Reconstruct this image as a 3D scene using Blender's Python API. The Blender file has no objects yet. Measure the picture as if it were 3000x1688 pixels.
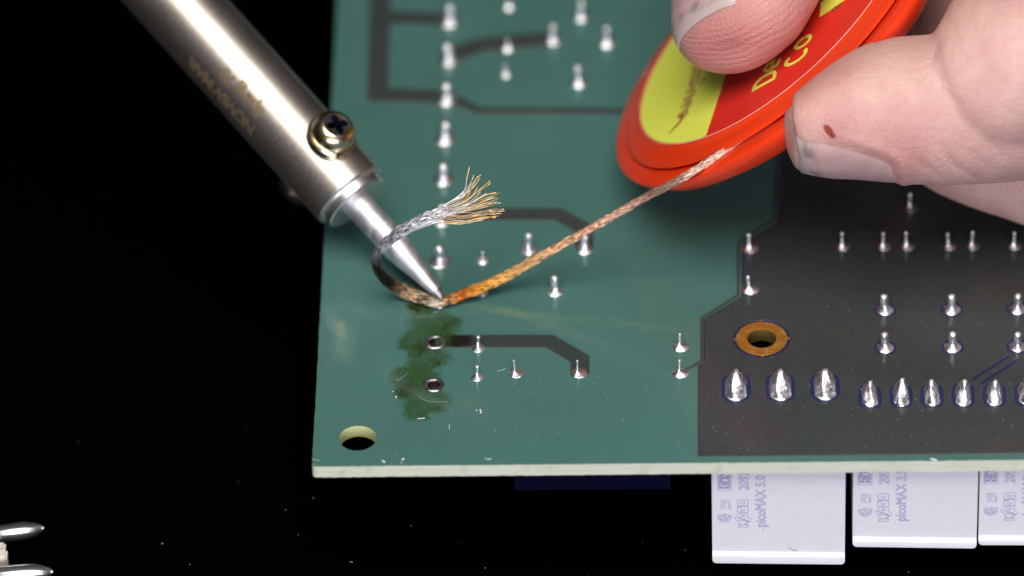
import bpy, bmesh, math, random
import numpy as np
from mathutils import Vector, Matrix
S = 0.001                                   # all lengths below are millimetres
rng = np.random.default_rng(7); random.seed(7)
scene = bpy.context.scene
COL = scene.collection
V3 = lambda *a: np.array(a, float)
unit = lambda v: np.asarray(v, float) / np.linalg.norm(v)

# ------------------------------------------------------------------ camera
FPX, DIST, ELEV, YAW, ROLL = 20000.0, 784.2376, 0.696181, -0.033944, -0.031789
AIM = V3(8.597309, 17.125582, 0)
ce, se, cw, sw = math.cos(ELEV), math.sin(ELEV), math.cos(YAW), math.sin(YAW)
FWD = V3(sw * ce, cw * ce, -se); _r = V3(cw, -sw, 0); _u = np.cross(_r, FWD)
RGT = _r * math.cos(ROLL) + _u * math.sin(ROLL)
UPV = -_r * math.sin(ROLL) + _u * math.cos(ROLL)
TWD = -FWD
EYE = AIM - FWD * DIST
def ray(px, py): return FWD + RGT * (px - 1500) / FPX - UPV * (py - 844) / FPX
def board(px, py, z=0.0):
    d = ray(px, py); return EYE + d * ((z - EYE[2]) / d[2])
FOCUS = float((board(1700, 1050) - EYE) @ FWD)
def at(px, py, t):                          # point on a pixel's ray, t mm nearer than the focal plane
    return EYE + ray(px, py) * (FOCUS - t)
def vec(r, u, t): return RGT * r + UPV * u + TWD * t
PXMM = FPX / FOCUS

cam = bpy.data.cameras.new('camera'); camo = bpy.data.objects.new('camera', cam); COL.objects.link(camo)
cam.sensor_width = 36; cam.lens = FPX / 3000 * 36; cam.clip_start = 0.05; cam.clip_end = 20
M = Matrix(((RGT[0], UPV[0], TWD[0], EYE[0] * S), (RGT[1], UPV[1], TWD[1], EYE[1] * S), (RGT[2], UPV[2], TWD[2], EYE[2] * S), (0, 0, 0, 1)))
camo.matrix_world = M
cam.dof.use_dof = True; cam.dof.focus_distance = float((board(1700, 1140) - EYE) @ FWD) * S; cam.dof.aperture_fstop = 11.5; cam.dof.aperture_blades = 0
scene.camera = camo

# ------------------------------------------------------------------ light
world = bpy.data.worlds.new('World'); scene.world = world; world.use_nodes = True
bg = world.node_tree.nodes['Background']; bg.inputs[0].default_value = (0.55, 0.58, 1.0, 1); bg.inputs[1].default_value = 0.014
def area_light(name, aim, towards, dist, sx, sy, power, col):
    L = bpy.data.lights.new(name, 'AREA'); L.shape = 'RECTANGLE'; L.size = sx * S; L.size_y = sy * S; L.energy = power; L.color = col
    o = bpy.data.objects.new(name, L); COL.objects.link(o)
    d = Vector(towards).normalized()
    o.location = (Vector(aim) + d * dist) * S
    o.rotation_euler = (-d).to_track_quat('-Z', 'Y').to_euler()
    return o
area_light('softbox', (5, -5, 0), (-0.02, -0.32, 1.0), 420, 300, 260, 2.25, (1.0, 0.955, 0.90))
area_light('front_fill', (30, 0, 0), (0.05, -1.0, 0.22), 900, 700, 260, 6.6, (0.88, 0.885, 1.0))
scene.view_settings.view_transform = 'Standard'; scene.view_settings.look = 'None'
scene.view_settings.exposure = 0.0; scene.view_settings.gamma = 1.0; scene.view_settings.use_curve_mapping = False
scene.cycles.use_denoising = True
scene.cycles.max_bounces = 8; scene.cycles.sample_clamp_indirect = 6

# ------------------------------------------------------------------ helpers
def thing(name, loc, label, cat, group=None):
    o = bpy.data.objects.new(name, None); COL.objects.link(o); o.empty_display_size = 0.01
    o.location = Vector(loc) * S; o['label'] = label; o['category'] = cat
    if group: o['group'] = group
    o['_o'] = [float(x) for x in loc]
    return o
def org(o):
    p = V3(0, 0, 0)
    while o is not None:
        p = p + np.array(o.location) / S; o = o.parent
    return p
def mesh(name, verts, faces, mats, smooth=True, mi=None):
    me = bpy.data.meshes.new(name)
    me.from_pydata([tuple(np.asarray(v) * S) for v in verts], [], faces)
    for m in (mats if isinstance(mats, (list, tuple)) else [mats]): me.materials.append(m)
    if mi is not None: me.polygons.foreach_set('material_index', mi)
    if smooth: me.polygons.foreach_set('use_smooth', [True] * len(me.polygons))
    me.update()
    return me
def link(name, me, parent=None, loc=None):
    o = bpy.data.objects.new(name, me); COL.objects.link(o)
    if parent is not None: o.parent = parent
    if loc is not None: o.location = Vector(loc) * S
    return o
def part(name, verts, faces, mats, parent, smooth=True, mi=None, sharp=None):
    """verts in world mm; stored relative to the parent's origin"""
    p = org(parent) if parent is not None else V3(0, 0, 0)
    me = mesh(name, [np.asarray(v) - p for v in verts], faces, mats, smooth, mi)
    if sharp is not None: me.set_sharp_from_angle(angle=math.radians(sharp))
    return link(name, me, parent)
def lathe(prof, n=40, C=V3(0, 0, 0), A=V3(0, 0, 1), X=None, wob=None, cap0=True, cap1=True):
    A = unit(A); X = unit(np.cross(A, V3(0.3, 1, 0.2)) if X is None else X - A * (np.asarray(X) @ A)); Y = np.cross(A, X)
    vs, fs = [], []
    for i, (r, h) in enumerate(prof):
        for k in range(n):
            a = 2 * math.pi * k / n; rr = r * (1 if wob is None else 1 + wob(a, h))
            vs.append(C + A * h + (X * math.cos(a) + Y * math.sin(a)) * rr)
    for i in range(len(prof) - 1):
        for k in range(n):
            a, b = i * n + k, i * n + (k + 1) % n; fs.append((a, b, b + n, a + n))
    if cap0: fs.append(tuple(reversed(range(n))))
    if cap1: fs.append(tuple(range((len(prof) - 1) * n, len(prof) * n)))
    return vs, fs
def box(lo, hi):
    x0, y0, z0 = lo; x1, y1, z1 = hi
    v = [V3(*p) for p in ((x0, y0, z0), (x1, y0, z0), (x1, y1, z0), (x0, y1, z0), (x0, y0, z1), (x1, y0, z1), (x1, y1, z1), (x0, y1, z1))]
    return v, [(0, 3, 2, 1), (4, 5, 6, 7), (0, 1, 5, 4), (1, 2, 6, 5), (2, 3, 7, 6), (3, 0, 4, 7)]
def tube(path, rad, n=6, cap=True):
    P = np.asarray(path, float); m = len(P); T = np.gradient(P, axis=0); T /= np.linalg.norm(T, axis=1)[:, None] + 1e-12
    rad = np.broadcast_to(rad, (m,)); N = np.cross(T[0], V3(0.31, 0.77, 0.55)); vs, fs = [], []
    for i in range(m):
        N = N - T[i] * (N @ T[i]); N = unit(N); B = np.cross(T[i], N)
        for k in range(n):
            a = 2 * math.pi * k / n; vs.append(P[i] + (N * math.cos(a) + B * math.sin(a)) * rad[i])
    for i in range(m - 1):
        for k in range(n):
            a, b = i * n + k, i * n + (k + 1) % n; fs.append((a, b, b + n, a + n))
    if cap: fs += [tuple(reversed(range(n))), tuple(range((m - 1) * n, m * n))]
    return vs, fs
def merge(parts):
    vs, fs = [], []
    for v, f in parts:
        b = len(vs); vs += list(v); fs += [tuple(i + b for i in q) for q in f]
    return vs, fs
def spline(pts, n):
    P = np.asarray(pts, float); d = np.r_[0, np.cumsum(np.linalg.norm(np.diff(P[:, :3], axis=0), axis=1) ** 0.5 + 1e-9)]
    Q = np.vstack([2 * P[0] - P[1], P, 2 * P[-1] - P[-2]]); u = np.linspace(0, len(P) - 1 - 1e-9, n)
    dd = np.interp(np.linspace(0, 1, n), np.linspace(0, 1, n), u); out = []
    for x in dd:
        i = int(x); t = x - i; a, b, c, e = Q[i:i + 4]
        out.append(0.5 * (2 * b + (c - a) * t + (2 * a - 5 * b + 4 * c - e) * t * t + (3 * b - a - 3 * c + e) * t ** 3))
    out = np.array(out)
    L = np.r_[0, np.cumsum(np.linalg.norm(np.diff(out[:, :3], axis=0), axis=1))]; g = np.linspace(0, L[-1], n)
    return np.stack([np.interp(g, L, out[:, k]) for k in range(out.shape[1])], 1)
def flat(name, loops, z0, z1, mats, parent, bev=0.0, sharp=30):
    """a sheet with holes: loops of (x, y) in mm, first is the outline; from z0 to z1"""
    cu = bpy.data.curves.new(name, 'CURVE'); cu.dimensions = '2D'; cu.fill_mode = 'BOTH'; cu.extrude = (z1 - z0) / 2 * S
    if bev: cu.bevel_depth = bev * S; cu.offset = -bev * S; cu.extrude = max(1e-7, ((z1 - z0) / 2 - bev) * S)
    p = org(parent)
    for lp in loops:
        s = cu.splines.new('POLY'); s.points.add(len(lp) - 1); s.use_cyclic_u = True
        for q, c in zip(s.points, lp): q.co = ((c[0] - p[0]) * S, (c[1] - p[1]) * S, 0, 1)
    tmp = bpy.data.objects.new('tmp', cu); COL.objects.link(tmp)
    dg = bpy.context.evaluated_depsgraph_get(); me = bpy.data.meshes.new_from_object(tmp.evaluated_get(dg)); bpy.data.objects.remove(tmp)
    me.transform(Matrix.Translation((0, 0, ((z0 + z1) / 2 - p[2]) * S))); me.name = name; me.materials.clear()
    for m in (mats if isinstance(mats, (list, tuple)) else [mats]): me.materials.append(m)
    return link(name, me, parent)
def circ(cx, cy, r, n=40, ry=None): return [(cx + r * math.cos(2 * math.pi * k / n), cy + (ry or r) * math.sin(2 * math.pi * k / n)) for k in range(n)]
def stadium(cx, cy, w, l, n=10):
    r = w / 2; h = l / 2 - r
    return [(cx + r * math.cos(a), cy + h + r * math.sin(a)) for a in np.linspace(0, math.pi, n)] + [(cx + r * math.cos(a), cy - h + r * math.sin(a)) for a in np.linspace(math.pi, 2 * math.pi, n)]
def strip(pts, w):
    """outline of a mitred polyline of width w"""
    P = np.asarray(pts, float)[:, :2]; L, R = [], []
    w = np.broadcast_to(w, (len(P),))
    for i in range(len(P)):
        a = unit(P[i] - P[i - 1]) if i else unit(P[1] - P[0]); b = unit(P[i + 1] - P[i]) if i < len(P) - 1 else a
        n = unit(V3(-(a + b)[1], (a + b)[0])); k = w[i] / 2 / max(0.4, n @ V3(-a[1], a[0])); L.append(P[i] + n * k); R.append(P[i] - n * k)
    return [tuple(q) for q in R] + [tuple(q) for q in reversed(L)]
def text_mesh(name, body, size, mat, outline=0.0, extrude=0.0, shear=0.0, spacing=1.0, sx=1.0, bold=0.0):
    cu = bpy.data.curves.new(name, 'FONT'); cu.body = body; cu.size = size * S; cu.shear = shear; cu.space_character = spacing; cu.resolution_u = 3; cu.offset = bold * S
    if outline: cu.fill_mode = 'NONE'; cu.bevel_depth = outline * S; cu.bevel_resolution = 1
    else: cu.fill_mode = 'BOTH'; cu.extrude = extrude * S
    tmp = bpy.data.objects.new('tmp', cu); COL.objects.link(tmp)
    dg = bpy.context.evaluated_depsgraph_get(); me = bpy.data.meshes.new_from_object(tmp.evaluated_get(dg)); bpy.data.objects.remove(tmp)
    me.transform(Matrix.Diagonal((sx, 1, 1, 1)))
    me.name = name; me.materials.clear(); me.materials.append(mat)
    return me
def frame_obj(name, me, parent, O, X, Y):
    """place flat artwork: its x along X, y along Y, origin O (world mm)"""
    o = link(name, me, parent); X = unit(X); Z = unit(np.cross(X, Y)); Y = np.cross(Z, X); p = (np.asarray(O) - org(parent)) * S
    o.matrix_local = Matrix(((X[0], Y[0], Z[0], p[0]), (X[1], Y[1], Z[1], p[1]), (X[2], Y[2], Z[2], p[2]), (0, 0, 0, 1)))
    return o

# ------------------------------------------------------------------ materials
class NT:
    def __init__(s, name):
        s.m = bpy.data.materials.new(name); s.m.use_nodes = True; s.t = s.m.node_tree; s.p = s.t.nodes['Principled BSDF']
        s.co = s.n('ShaderNodeTexCoord')
    def n(s, kind, **kw):
        x = s.t.nodes.new(kind)
        for k, v in kw.items(): setattr(x, k, v)
        return x
    def l(s, a, b): s.t.links.new(a, b)
    def setv(s, inp, v):
        if isinstance(v, bpy.types.NodeSocket): s.l(v, inp)
        elif isinstance(v, (tuple, list)): inp.default_value = tuple(v) + ((1,) if len(v) == 3 and len(inp.default_value) == 4 else ())
        else: inp.default_value = v
    def P(s, **kw):
        for k, v in kw.items(): s.setv(s.p.inputs[k.replace('_', ' ')], v)
        return s.m
    def mm(s, scale=(1, 1, 1), rot=(0, 0, 0)):           # object coordinates in mm
        m = s.n('ShaderNodeMapping'); s.l(s.co.outputs['Object'], m.inputs[0]); m.inputs['Scale'].default_value = tuple(1000 * k for k in scale); m.inputs['Rotation'].default_value = rot
        return m.outputs[0]
    def noise(s, scale, detail=3, v=None, rough=0.5, col=False):
        x = s.n('ShaderNodeTexNoise'); s.l(v if v is not None else s.mm(), x.inputs['Vector']); x.inputs['Scale'].default_value = scale; x.inputs['Detail'].default_value = detail; x.inputs['Roughness'].default_value = rough
        return x.outputs['Color' if col else 'Fac']
    def rng(s, f, a, b, c=0.0, d=1.0, smooth=True):
        x = s.n('ShaderNodeMapRange'); x.interpolation_type = 'SMOOTHSTEP' if smooth else 'LINEAR'; s.setv(x.inputs[0], f)
        for i, q in zip((1, 2, 3, 4), (a, b, c, d)): x.inputs[i].default_value = q
        return x.outputs[0]
    def mix(s, f, a, b, mode='MIX'):
        x = s.n('ShaderNodeMix', data_type='RGBA', blend_type=mode); s.setv(x.inputs[0], f); s.setv(x.inputs[6], a); s.setv(x.inputs[7], b); return x.outputs[2]
    def math(s, op, a, b=0.0):
        x = s.n('ShaderNodeMath', operation=op); s.setv(x.inputs[0], a); s.setv(x.inputs[1], b); return x.outputs[0]
    def bump(s, h, strength, dist=0.1):
        x = s.n('ShaderNodeBump'); s.setv(x.inputs['Height'], h); x.inputs['Strength'].default_value = strength; x.inputs['Distance'].default_value = dist * S; s.l(x.outputs[0], s.p.inputs['Normal'])
    def attr(s, name, out='Color'):
        x = s.n('ShaderNodeAttribute'); x.attribute_name = name; return x.outputs[out]
    def blob(s, v, c, rx, ry, ang=0.0, soft=0.45):
        m = s.n('ShaderNodeMapping', vector_type='TEXTURE'); s.l(v, m.inputs[0]); m.inputs['Location'].default_value = (c[0], c[1], 0); m.inputs['Rotation'].default_value = (0, 0, ang); m.inputs['Scale'].default_value = (rx, ry, 1e3)
        d = s.n('ShaderNodeVectorMath', operation='LENGTH'); s.l(m.outputs[0], d.inputs[0]); return s.rng(d.outputs['Value'], 1.0, 1.0 - soft)

def simple(name, col, rough=0.5, metal=0.0, spec=0.5, bump=0.0, bscale=3.0, var=0.0, coat=0.0):
    m = NT(name); c = col
    if var: c = m.mix(m.rng(m.noise(bscale * 0.4, 4), 0.3, 0.7), tuple(x * (1 - var) for x in col), tuple(min(1, x * (1 + var)) for x in col))
    if bump: m.bump(m.noise(bscale, 4), bump, 0.1)
    return m.P(Base_Color=c, Roughness=rough, Metallic=metal, Specular_IOR_Level=spec, Coat_Weight=coat)

B0 = V3(-13.30518, -13.583255, -1.6)        # origin of the board thing (front left corner, underside)
def bl(px, py):                              # board pixel -> the laminate's own mm coordinates
    q = board(px, py); return (q[0] - B0[0], q[1] - B0[1])

def mask_material(over_copper):
    m = NT('solder_mask_on_copper' if over_copper else 'solder_mask')
    v = m.mm()
    wide = m.noise(0.035, 3, v); fine = m.noise(1.1, 5, v, 0.6)
    if over_copper:
        base = m.mix(m.rng(wide, 0.3, 0.7), (0.040, 0.048, 0.046), (0.036, 0.047, 0.052))
        base = m.mix(m.rng(m.noise(0.11, 4, v), 0.5, 0.75), base, (0.047, 0.047, 0.045))
    else:
        base = m.mix(m.rng(wide, 0.3, 0.7), (0.056, 0.140, 0.124), (0.064, 0.158, 0.143))
    base = m.mix(m.math('MULTIPLY', m.rng(fine, 0.35, 0.75), 0.18), base, (0.07, 0.165, 0.145) if not over_copper else (0.08, 0.08, 0.075))
    # flux residue left round the desoldered pads
    warp = m.n('ShaderNodeVectorMath', operation='MULTIPLY_ADD'); m.l(m.noise(0.75, 5, v, 0.62, True), warp.inputs[0]); warp.inputs[1].default_value = (2.5, 2.5, 0)
    off = m.n('ShaderNodeVectorMath', operation='ADD'); m.l(v, off.inputs[0]); off.inputs[1].default_value = (-1.25, -1.25, 0); m.l(off.outputs[0], warp.inputs[2]); wv = warp.outputs[0]
    acc = None
    for (px, py, rx, ry, ang) in ((1262, 938, 2.9, 2.3, 0.1), (1312, 950, 1.7, 1.9, 0), (1240, 902, 1.9, 1.2, 0), (1205, 1000, 1.6, 2.2, 0), (1262, 1050, 2.4, 2.1, 0.1), (1235, 1085, 1.6, 2.4, 0.5), (1188, 1110, 1.9, 2.3, 0.2), (1205, 1150, 2.1, 1.8, 0), (1252, 1180, 2.9, 2.2, 0.2), (1225, 1205, 1.7, 2.0, 0), (1310, 990, 1.5, 1.4, 0), (1255, 985, 2.6, 2.2, 0), (1240, 1020, 2.2, 2.4, 0), (1235, 1130, 2.4, 2.4, 0)):
        if over_copper and px < 1280: continue
        f = m.blob(wv, bl(px, py), rx * 1.2, ry * 1.2, ang, 0.45)
        acc = f if acc is None else m.math('MAXIMUM', acc, f)
    dens = m.math('MULTIPLY', acc, m.rng(m.noise(0.35, 5, v, 0.6), 0.25, 0.65, 0.62, 1.0))
    base = m.mix(m.math('MULTIPLY', dens, 0.88), base, (0.026, 0.062, 0.010))
    burnt = m.math('MULTIPLY', m.rng(dens, 0.62, 0.95), m.rng(m.noise(0.4, 4, wv), 0.50, 0.70))
    base = m.mix(m.math('MULTIPLY', burnt, 0.8), base, (0.022, 0.026, 0.008))
    if not over_copper:
        for (px, py, rx, ry, ang, k) in ((1000, 967, 1.3, 2.1, 0, 0.35), (1440, 905, 6.5, 1.1, -0.30, 0.14), (1600, 928, 8, 1.3, -0.20, 0.11), (1880, 955, 9, 1.2, -0.22, 0.09)):
            base = m.mix(m.math('MULTIPLY', m.blob(wv, bl(px, py), rx, ry, ang, 0.9), k), base, (0.26, 0.33, 0.12))
    else:
        base = m.mix(m.math('MULTIPLY', m.blob(wv, bl(1350, 1001), 2.6, 1.6, 0, 0.7), 0.85), base, (0.010, 0.006, 0.004))
    # soot specks and pale dust
    vo = m.n('ShaderNodeTexVoronoi'); m.l(v, vo.inputs['Vector']); vo.inputs['Scale'].default_value = 1.3
    speck = m.math('MULTIPLY', m.rng(vo.outputs['Distance'], 0.10, 0.04), m.math('GREATER_THAN', acc, 0.35))
    base = m.mix(speck, base, (0.012, 0.012, 0.006))
    v2 = m.n('ShaderNodeTexVoronoi'); m.l(v, v2.inputs['Vector']); v2.inputs['Scale'].default_value = 0.62
    sp = m.n('ShaderNodeSeparateColor'); m.l(v2.outputs['Color'], sp.inputs[0])
    dust = m.math('MULTIPLY', m.rng(v2.outputs['Distance'], 0.055, 0.025), m.math('GREATER_THAN', sp.outputs[0], 0.45))
    base = m.mix(m.math('MULTIPLY', dust, 0.35), base, (0.62, 0.68, 0.66))
    m.bump(m.math('ADD', m.noise(0.35, 3, v), m.math('MULTIPLY', fine, 0.06)), 0.06, 0.3)
    return m.P(Base_Color=base, Roughness=m.math('MULTIPLY', m.rng(m.noise(0.4, 4, v), 0.3, 0.8, 0.12, 0.24), m.rng(dens, 0.1, 0.6, 1.0, 0.45)), Specular_IOR_Level=0.42)

def fibre_material(name, green):
    m = NT(name); v = m.mm((0.12, 0.12, 9)); st = m.noise(1.0, 6, v, 0.7)
    base = m.mix(m.rng(st, 0.3, 0.7), (0.52, 0.57, 0.42) if not green else (0.46, 0.52, 0.20), (0.72, 0.73, 0.62) if not green else (0.66, 0.68, 0.36))
    base = m.mix(m.math('MULTIPLY', m.rng(m.noise(0.5, 4), 0.55, 0.75), 0.5), base, (0.42, 0.50, 0.30))
    pit = m.rng(m.noise(1.6, 4, m.mm((1, 1, 2.2))), 0.64, 0.74)
    base = m.mix(m.math('MULTIPLY', pit, 0.7), base, (0.16, 0.17, 0.10))
    m.bump(st, 0.5, 0.05)
    return m.P(Base_Color=base, Roughness=0.8, Subsurface_Weight=0.2, Subsurface_Radius=(0.001, 0.0012, 0.0008))

def solder_material(name, col, rough, dirt=0.0):
    m = NT(name); v = m.mm(); c = col
    m.bump(m.noise(2.2, 4, v, 0.6), 0.35, 0.12)
    if dirt:
        c = m.mix(m.math('MULTIPLY', m.rng(m.noise(1.4, 5, v, 0.65), 0.48, 0.66), dirt), col, (0.20, 0.10, 0.06))
    return m.P(Base_Color=c, Metallic=1.0, Roughness=m.rng(m.noise(1.6, 4, v), 0.3, 0.7, rough * 0.7, rough * 1.5))

MASK = mask_material(False); MASKCU = mask_material(True)
FIBRE = fibre_material('glass_fibre_edge', False); FIBREH = fibre_material('glass_fibre_hole', True)
SOLDER = solder_material('solder', (0.95, 0.95, 0.98), 0.36, 0.12)
SOLDERD = solder_material('solder_flux', (0.95, 0.94, 0.97), 0.34, 0.62)
SOLDEROLD = solder_material('solder_rough', (0.40, 0.38, 0.42), 0.34, 0.5)
PIN = solder_material('tinned_pin', (0.92, 0.91, 0.93), 0.42)
NAVY = simple('bare_gap', (0.012, 0.022, 0.075), 0.35)
GOLD = NT('gold_plate'); GOLD.bump(GOLD.noise(2.5, 4), 0.15, 0.05)
GOLD = GOLD.P(Base_Color=GOLD.mix(GOLD.rng(GOLD.noise(0.8, 5), 0.4, 0.7), (0.62, 0.27, 0.035), (0.80, 0.46, 0.12)), Metallic=0.75, Roughness=0.42)
HOLE_SHADE = simple('shaded_barrel', (0.02, 0.017, 0.012), 0.6)  # near-black colour paints the shade inside the pad holes
PLASTIC = simple('white_plastic', (0.745, 0.740, 0.778), 0.42, bump=0.05, bscale=2.0, var=0.02)
RIDGE_SHADE = simple('shaded_plastic_ridge', (0.28, 0.26, 0.50), 0.5)  # white plastic letter edges, their shade painted in as purple-blue
BLUECAP = simple('dark_blue_case', (0.0035, 0.0035, 0.020), 0.7, spec=0.03)

# ------------------------------------------------------------------ table
tab = NT('black_mat'); v2 = tab.n('ShaderNodeTexVoronoi'); tab.l(tab.mm(), v2.inputs['Vector']); v2.inputs['Scale'].default_value = 0.55
sp = tab.n('ShaderNodeSeparateColor'); tab.l(v2.outputs['Color'], sp.inputs[0])
dst = tab.math('MULTIPLY', tab.rng(v2.outputs['Distance'], 0.07, 0.03), tab.math('GREATER_THAN', sp.outputs[1], 0.86))
tab.bump(tab.noise(1.6, 3, tab.mm((0.5, 1.6, 1))), 0.35, 0.1)
TABLE = tab.P(Base_Color=tab.mix(tab.math('MULTIPLY', dst, 0.18), (0.0004, 0.0004, 0.0005), (0.30, 0.30, 0.32)), Roughness=0.75, Specular_IOR_Level=0.004)
ZT = -17.3
t = part('table', [V3(-1500, -900, ZT), V3(1500, -900, ZT), V3(1500, 1500, ZT), V3(-1500, 1500, ZT)], [(0, 1, 2, 3)], TABLE, None); t['kind'] = 'structure'

# ------------------------------------------------------------------ circuit board
pcb = thing('circuit_board', B0, 'green printed circuit board lying solder side up with rows of shiny solder joints', 'circuit board')
XL, YF, XR, YB = B0[0], B0[1], 125.0, 120.0
HOLE = (-8.325933, -8.843335, 2.106957); RING = (37.130801, 7.640668, 2.961918, 1.66)
eye1 = board(1276.4, 1003.2); eye0 = board(1271.4, 1128.2)
outline = []
for cx, cy, a0 in ((XR, YF, None), (XR, YB, None), (XL, YB, None), (XL, YF, None)): outline.append((cx, cy))
# a slightly chipped front and left edge
fx = np.linspace(XL + 0.4, XR, 260); left = [(XL + 0.0 + rng.normal(0, 0.02), y) for y in np.linspace(YB, YF + 0.5, 120)]
outline = left + [(XL + 0.12, YF + 0.14), (XL + 0.4, YF)] + [(x, YF + rng.normal(0, 0.022)) for x in fx[1:]] + [(XR, YB)]
holes = [circ(*HOLE), circ(RING[0], RING[1], RING[3], 40), circ(eye1[0], eye1[1], 0.72, 24), circ(eye0[0], eye0[1], 0.72, 24)]
lam = flat('laminate', [outline] + holes, -1.6, 0.0, [MASK, FIBRE, FIBREH, HOLE_SHADE], pcb)
for p in lam.data.polygons:
    c = np.array(p.center) / S + B0
    if abs(p.normal.z) > 0.7: p.material_index = 0
    elif math.hypot(c[0] - HOLE[0], c[1] - HOLE[1]) < 2.4: p.material_index = 2
    elif min(c[0] - XL, c[1] - YF) < 1.0: p.material_index = 1
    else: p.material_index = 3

# mask-covered copper: each trace a raised strip of its own
def b2(pts): return [tuple(board(*p)[:2]) for p in pts]
TR = [([(1276, 1001), (1609, 1001), (1699, 1053), (1699, 1097)], 2.2), ([(1296, 641), (1300, 629), (1634, 629), (1712, 672), (1712, 727)], 2.15),
      ([(1118, -160), (1107, 278), (1309, 286)], [2.7, 2.5, 2.4]), ([(1114, 51), (1318, 58)], 2.5),
      ([(1309, 290), (1345, 298), (1403, 326), (1900, 327)], [2.0, 1.7, 1.1, 1.0]), ([(1314, 172), (1346, 156), (1405, 134), (1510, 123), (1619, 114)], 2.7),
      ([(1995, 1093), (2056, 1060), (2056, 934), (2163, 866), (2163, 712), (2268, 646), (2275, 560), (2290, 300), (2290, -100)], 0.33)]
CUEDGE = simple('brown_copper_edge', (0.105, 0.085, 0.060), 0.3)  # lighter brown for the bevelled sides of traces and pour
def edge_faces(o):
    for q in o.data.polygons: q.material_index = 0 if q.normal.z > 0.98 else 1
for k, (pts, w) in enumerate(TR):
    edge_faces(flat('copper_trace', [strip(b2(pts), w)], 0.003, 0.11 + 0.004 * (k % 3), [MASKCU, CUEDGE], pcb, bev=0.045))
pour_px = [(2043, 1338), (2044, 1072), (2065, 1062), (2065, 939), (2177, 868), (2177, 716), (2282, 651), (2289, 560), (2304, 300), (2304, -100)]
pour = b2(pour_px); yb = pour[-1][1]; y0 = pour[0][1]
pour = pour + [(118, yb), (118, y0)]
BIG = [(2156.7, 1137), (2286.6, 1136.1), (2417, 1134.6)]; SML = [(2548.4, 1162.7), (2639.7, 1161.2), (2730.5, 1160.2), (2821.8, 1160.2), (2913.5, 1159.3), (3005, 1158.4), (3096, 1157.5)]
RP = [(2592.3, 908), (2788, 907), (2981, 906), (2593.8, 1019), (2790.4, 1017.5), (2981, 1016)]
EP = [(2471.6, 724), (2591.4, 724), (2660, 722.5), (2783, 722.5), (2852, 721), (2974, 721)]
FP = [(2198.7, 727), (2198.7, 848)]
cut = [circ(RING[0], RING[1], 3.27, 48)] + [stadium(*board(*p)[:2], 3.36, 5.4) for p in BIG] + [stadium(*board(*p)[:2], 2.66, 4.42) for p in SML]
cut += [circ(*board(*p)[:2], 1.33, 28) for p in RP]
gA = strip(b2([(2848, 1114), (2955, 1044)]), 0.46); gB = strip(b2([(2877, 1124), (2985, 1053)]), 0.46)
edge_faces(flat('copper_pour', [pour] + cut + [gA, gB], 0.004, 0.075, [MASKCU, CUEDGE], pcb, bev=0.03))
inner = [(x + 0.0, y) for x, y in b2([(2049, 1334), (2049, 1074), (2061, 1064), (2061, 937), (2172, 868), (2172, 716), (2277, 650), (2284, 560), (2299, 300), (2299, -100)])]
flat('bare_gap', [inner + [(117, yb - 0.5), (117, y0 + 0.3)], circ(RING[0], RING[1], 1.70, 40)], 0.002, 0.008, NAVY, pcb)

# mounting ring
flat('mounting_ring', [circ(RING[0], RING[1], 2.92, 56), circ(RING[0], RING[1], 1.66, 40)], 0.01, 0.085, GOLD, pcb, bev=0.02)
for k in range(4):
    a = k * math.pi / 2 + 0.02; d = V3(math.cos(a), math.sin(a)); c = V3(RING[0], RING[1])
    flat('spoke', [strip([c + d * 2.9, c + d * 3.16], 0.3)], 0.01, 0.06, GOLD, pcb)
v, f = lathe([(1.60, -1.6), (1.60, 0.05)], 40, V3(RING[0], RING[1], 0), cap0=False, cap1=False); part('hole_barrel', v, f, simple('gold_barrel', (0.30, 0.20, 0.06), 0.45, 0.6), pcb)

# solder joints: shared meshes, one object per joint, its pin a sub-part
def lump(seed, amp):
    r = np.random.default_rng(seed); ph = r.uniform(0, 6.28, 4); am = r.uniform(0.4, 1, 4) * amp
    return lambda a, h: sum(am[i] * math.sin((i + 2) * a + ph[i] + h * 1.3) for i in range(4))
def fillet(R, r0, H, power, lip=0.05, n=11):
    return [(R, 0.0), (R, lip * 0.6), (R * 0.965, lip)] + [(r0 + (R * 0.95 - r0) * (1 - t) ** power, lip + (H - lip) * t) for t in np.linspace(0.06, 1, n)]
def pinprof(r, h, top): return [(r, 0.0), (r, h - top), (r * 0.93, h - top * 0.5), (r * 0.66, h - top * 0.12), (r * 0.3, h)]
def mk(name, prof, mat, seed, amp, dx=0.0, n=28, sy=1.0, sq=0):
    v, f = lathe(prof, n, wob=lump(seed, amp)); H = max(p[1] for p in prof)
    v = [V3(p[0] + dx * min(1, max(0, p[2] / H)) ** 0.4, p[1] * sy, p[2]) for p in v]
    return mesh(name, v, f, mat)
KIND = {}
def kind(key, R, r0, H, power, pr, ph, top, dx=0.0, mat=SOLDER, variants=3, amp=0.02, flare=False):
    KIND[key] = []
    for s in range(variants):
        fm = mk('solder_joint', fillet(R, r0, H, power), mat, 10 * s + len(KIND), amp, dx)
        prof = pinprof(pr, ph, top)
        if flare: prof = [(pr * 1.05, 0), (pr * 0.95, ph * 0.7), (pr * 1.0, ph * 0.86), (pr * 1.45, ph * 0.97), (pr * 0.8, ph)]
        pm = mk('pin', [(r, h) for r, h in prof], PIN, 77 + s, 0.05, 0, 14)
        KIND[key].append((fm, pm, dx))
kind('A', 1.27, 0.62, 1.5, 2.0, 0.60, 2.4, 0.7, mat=SOLDERD)
kind('M', 1.03, 0.48, 1.0, 2.2, 0.46, 2.35, 0.5, mat=SOLDERD)
kind('S', 0.72, 0.20, 0.75, 2.0, 0.19, 1.35, 0.15)
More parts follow.
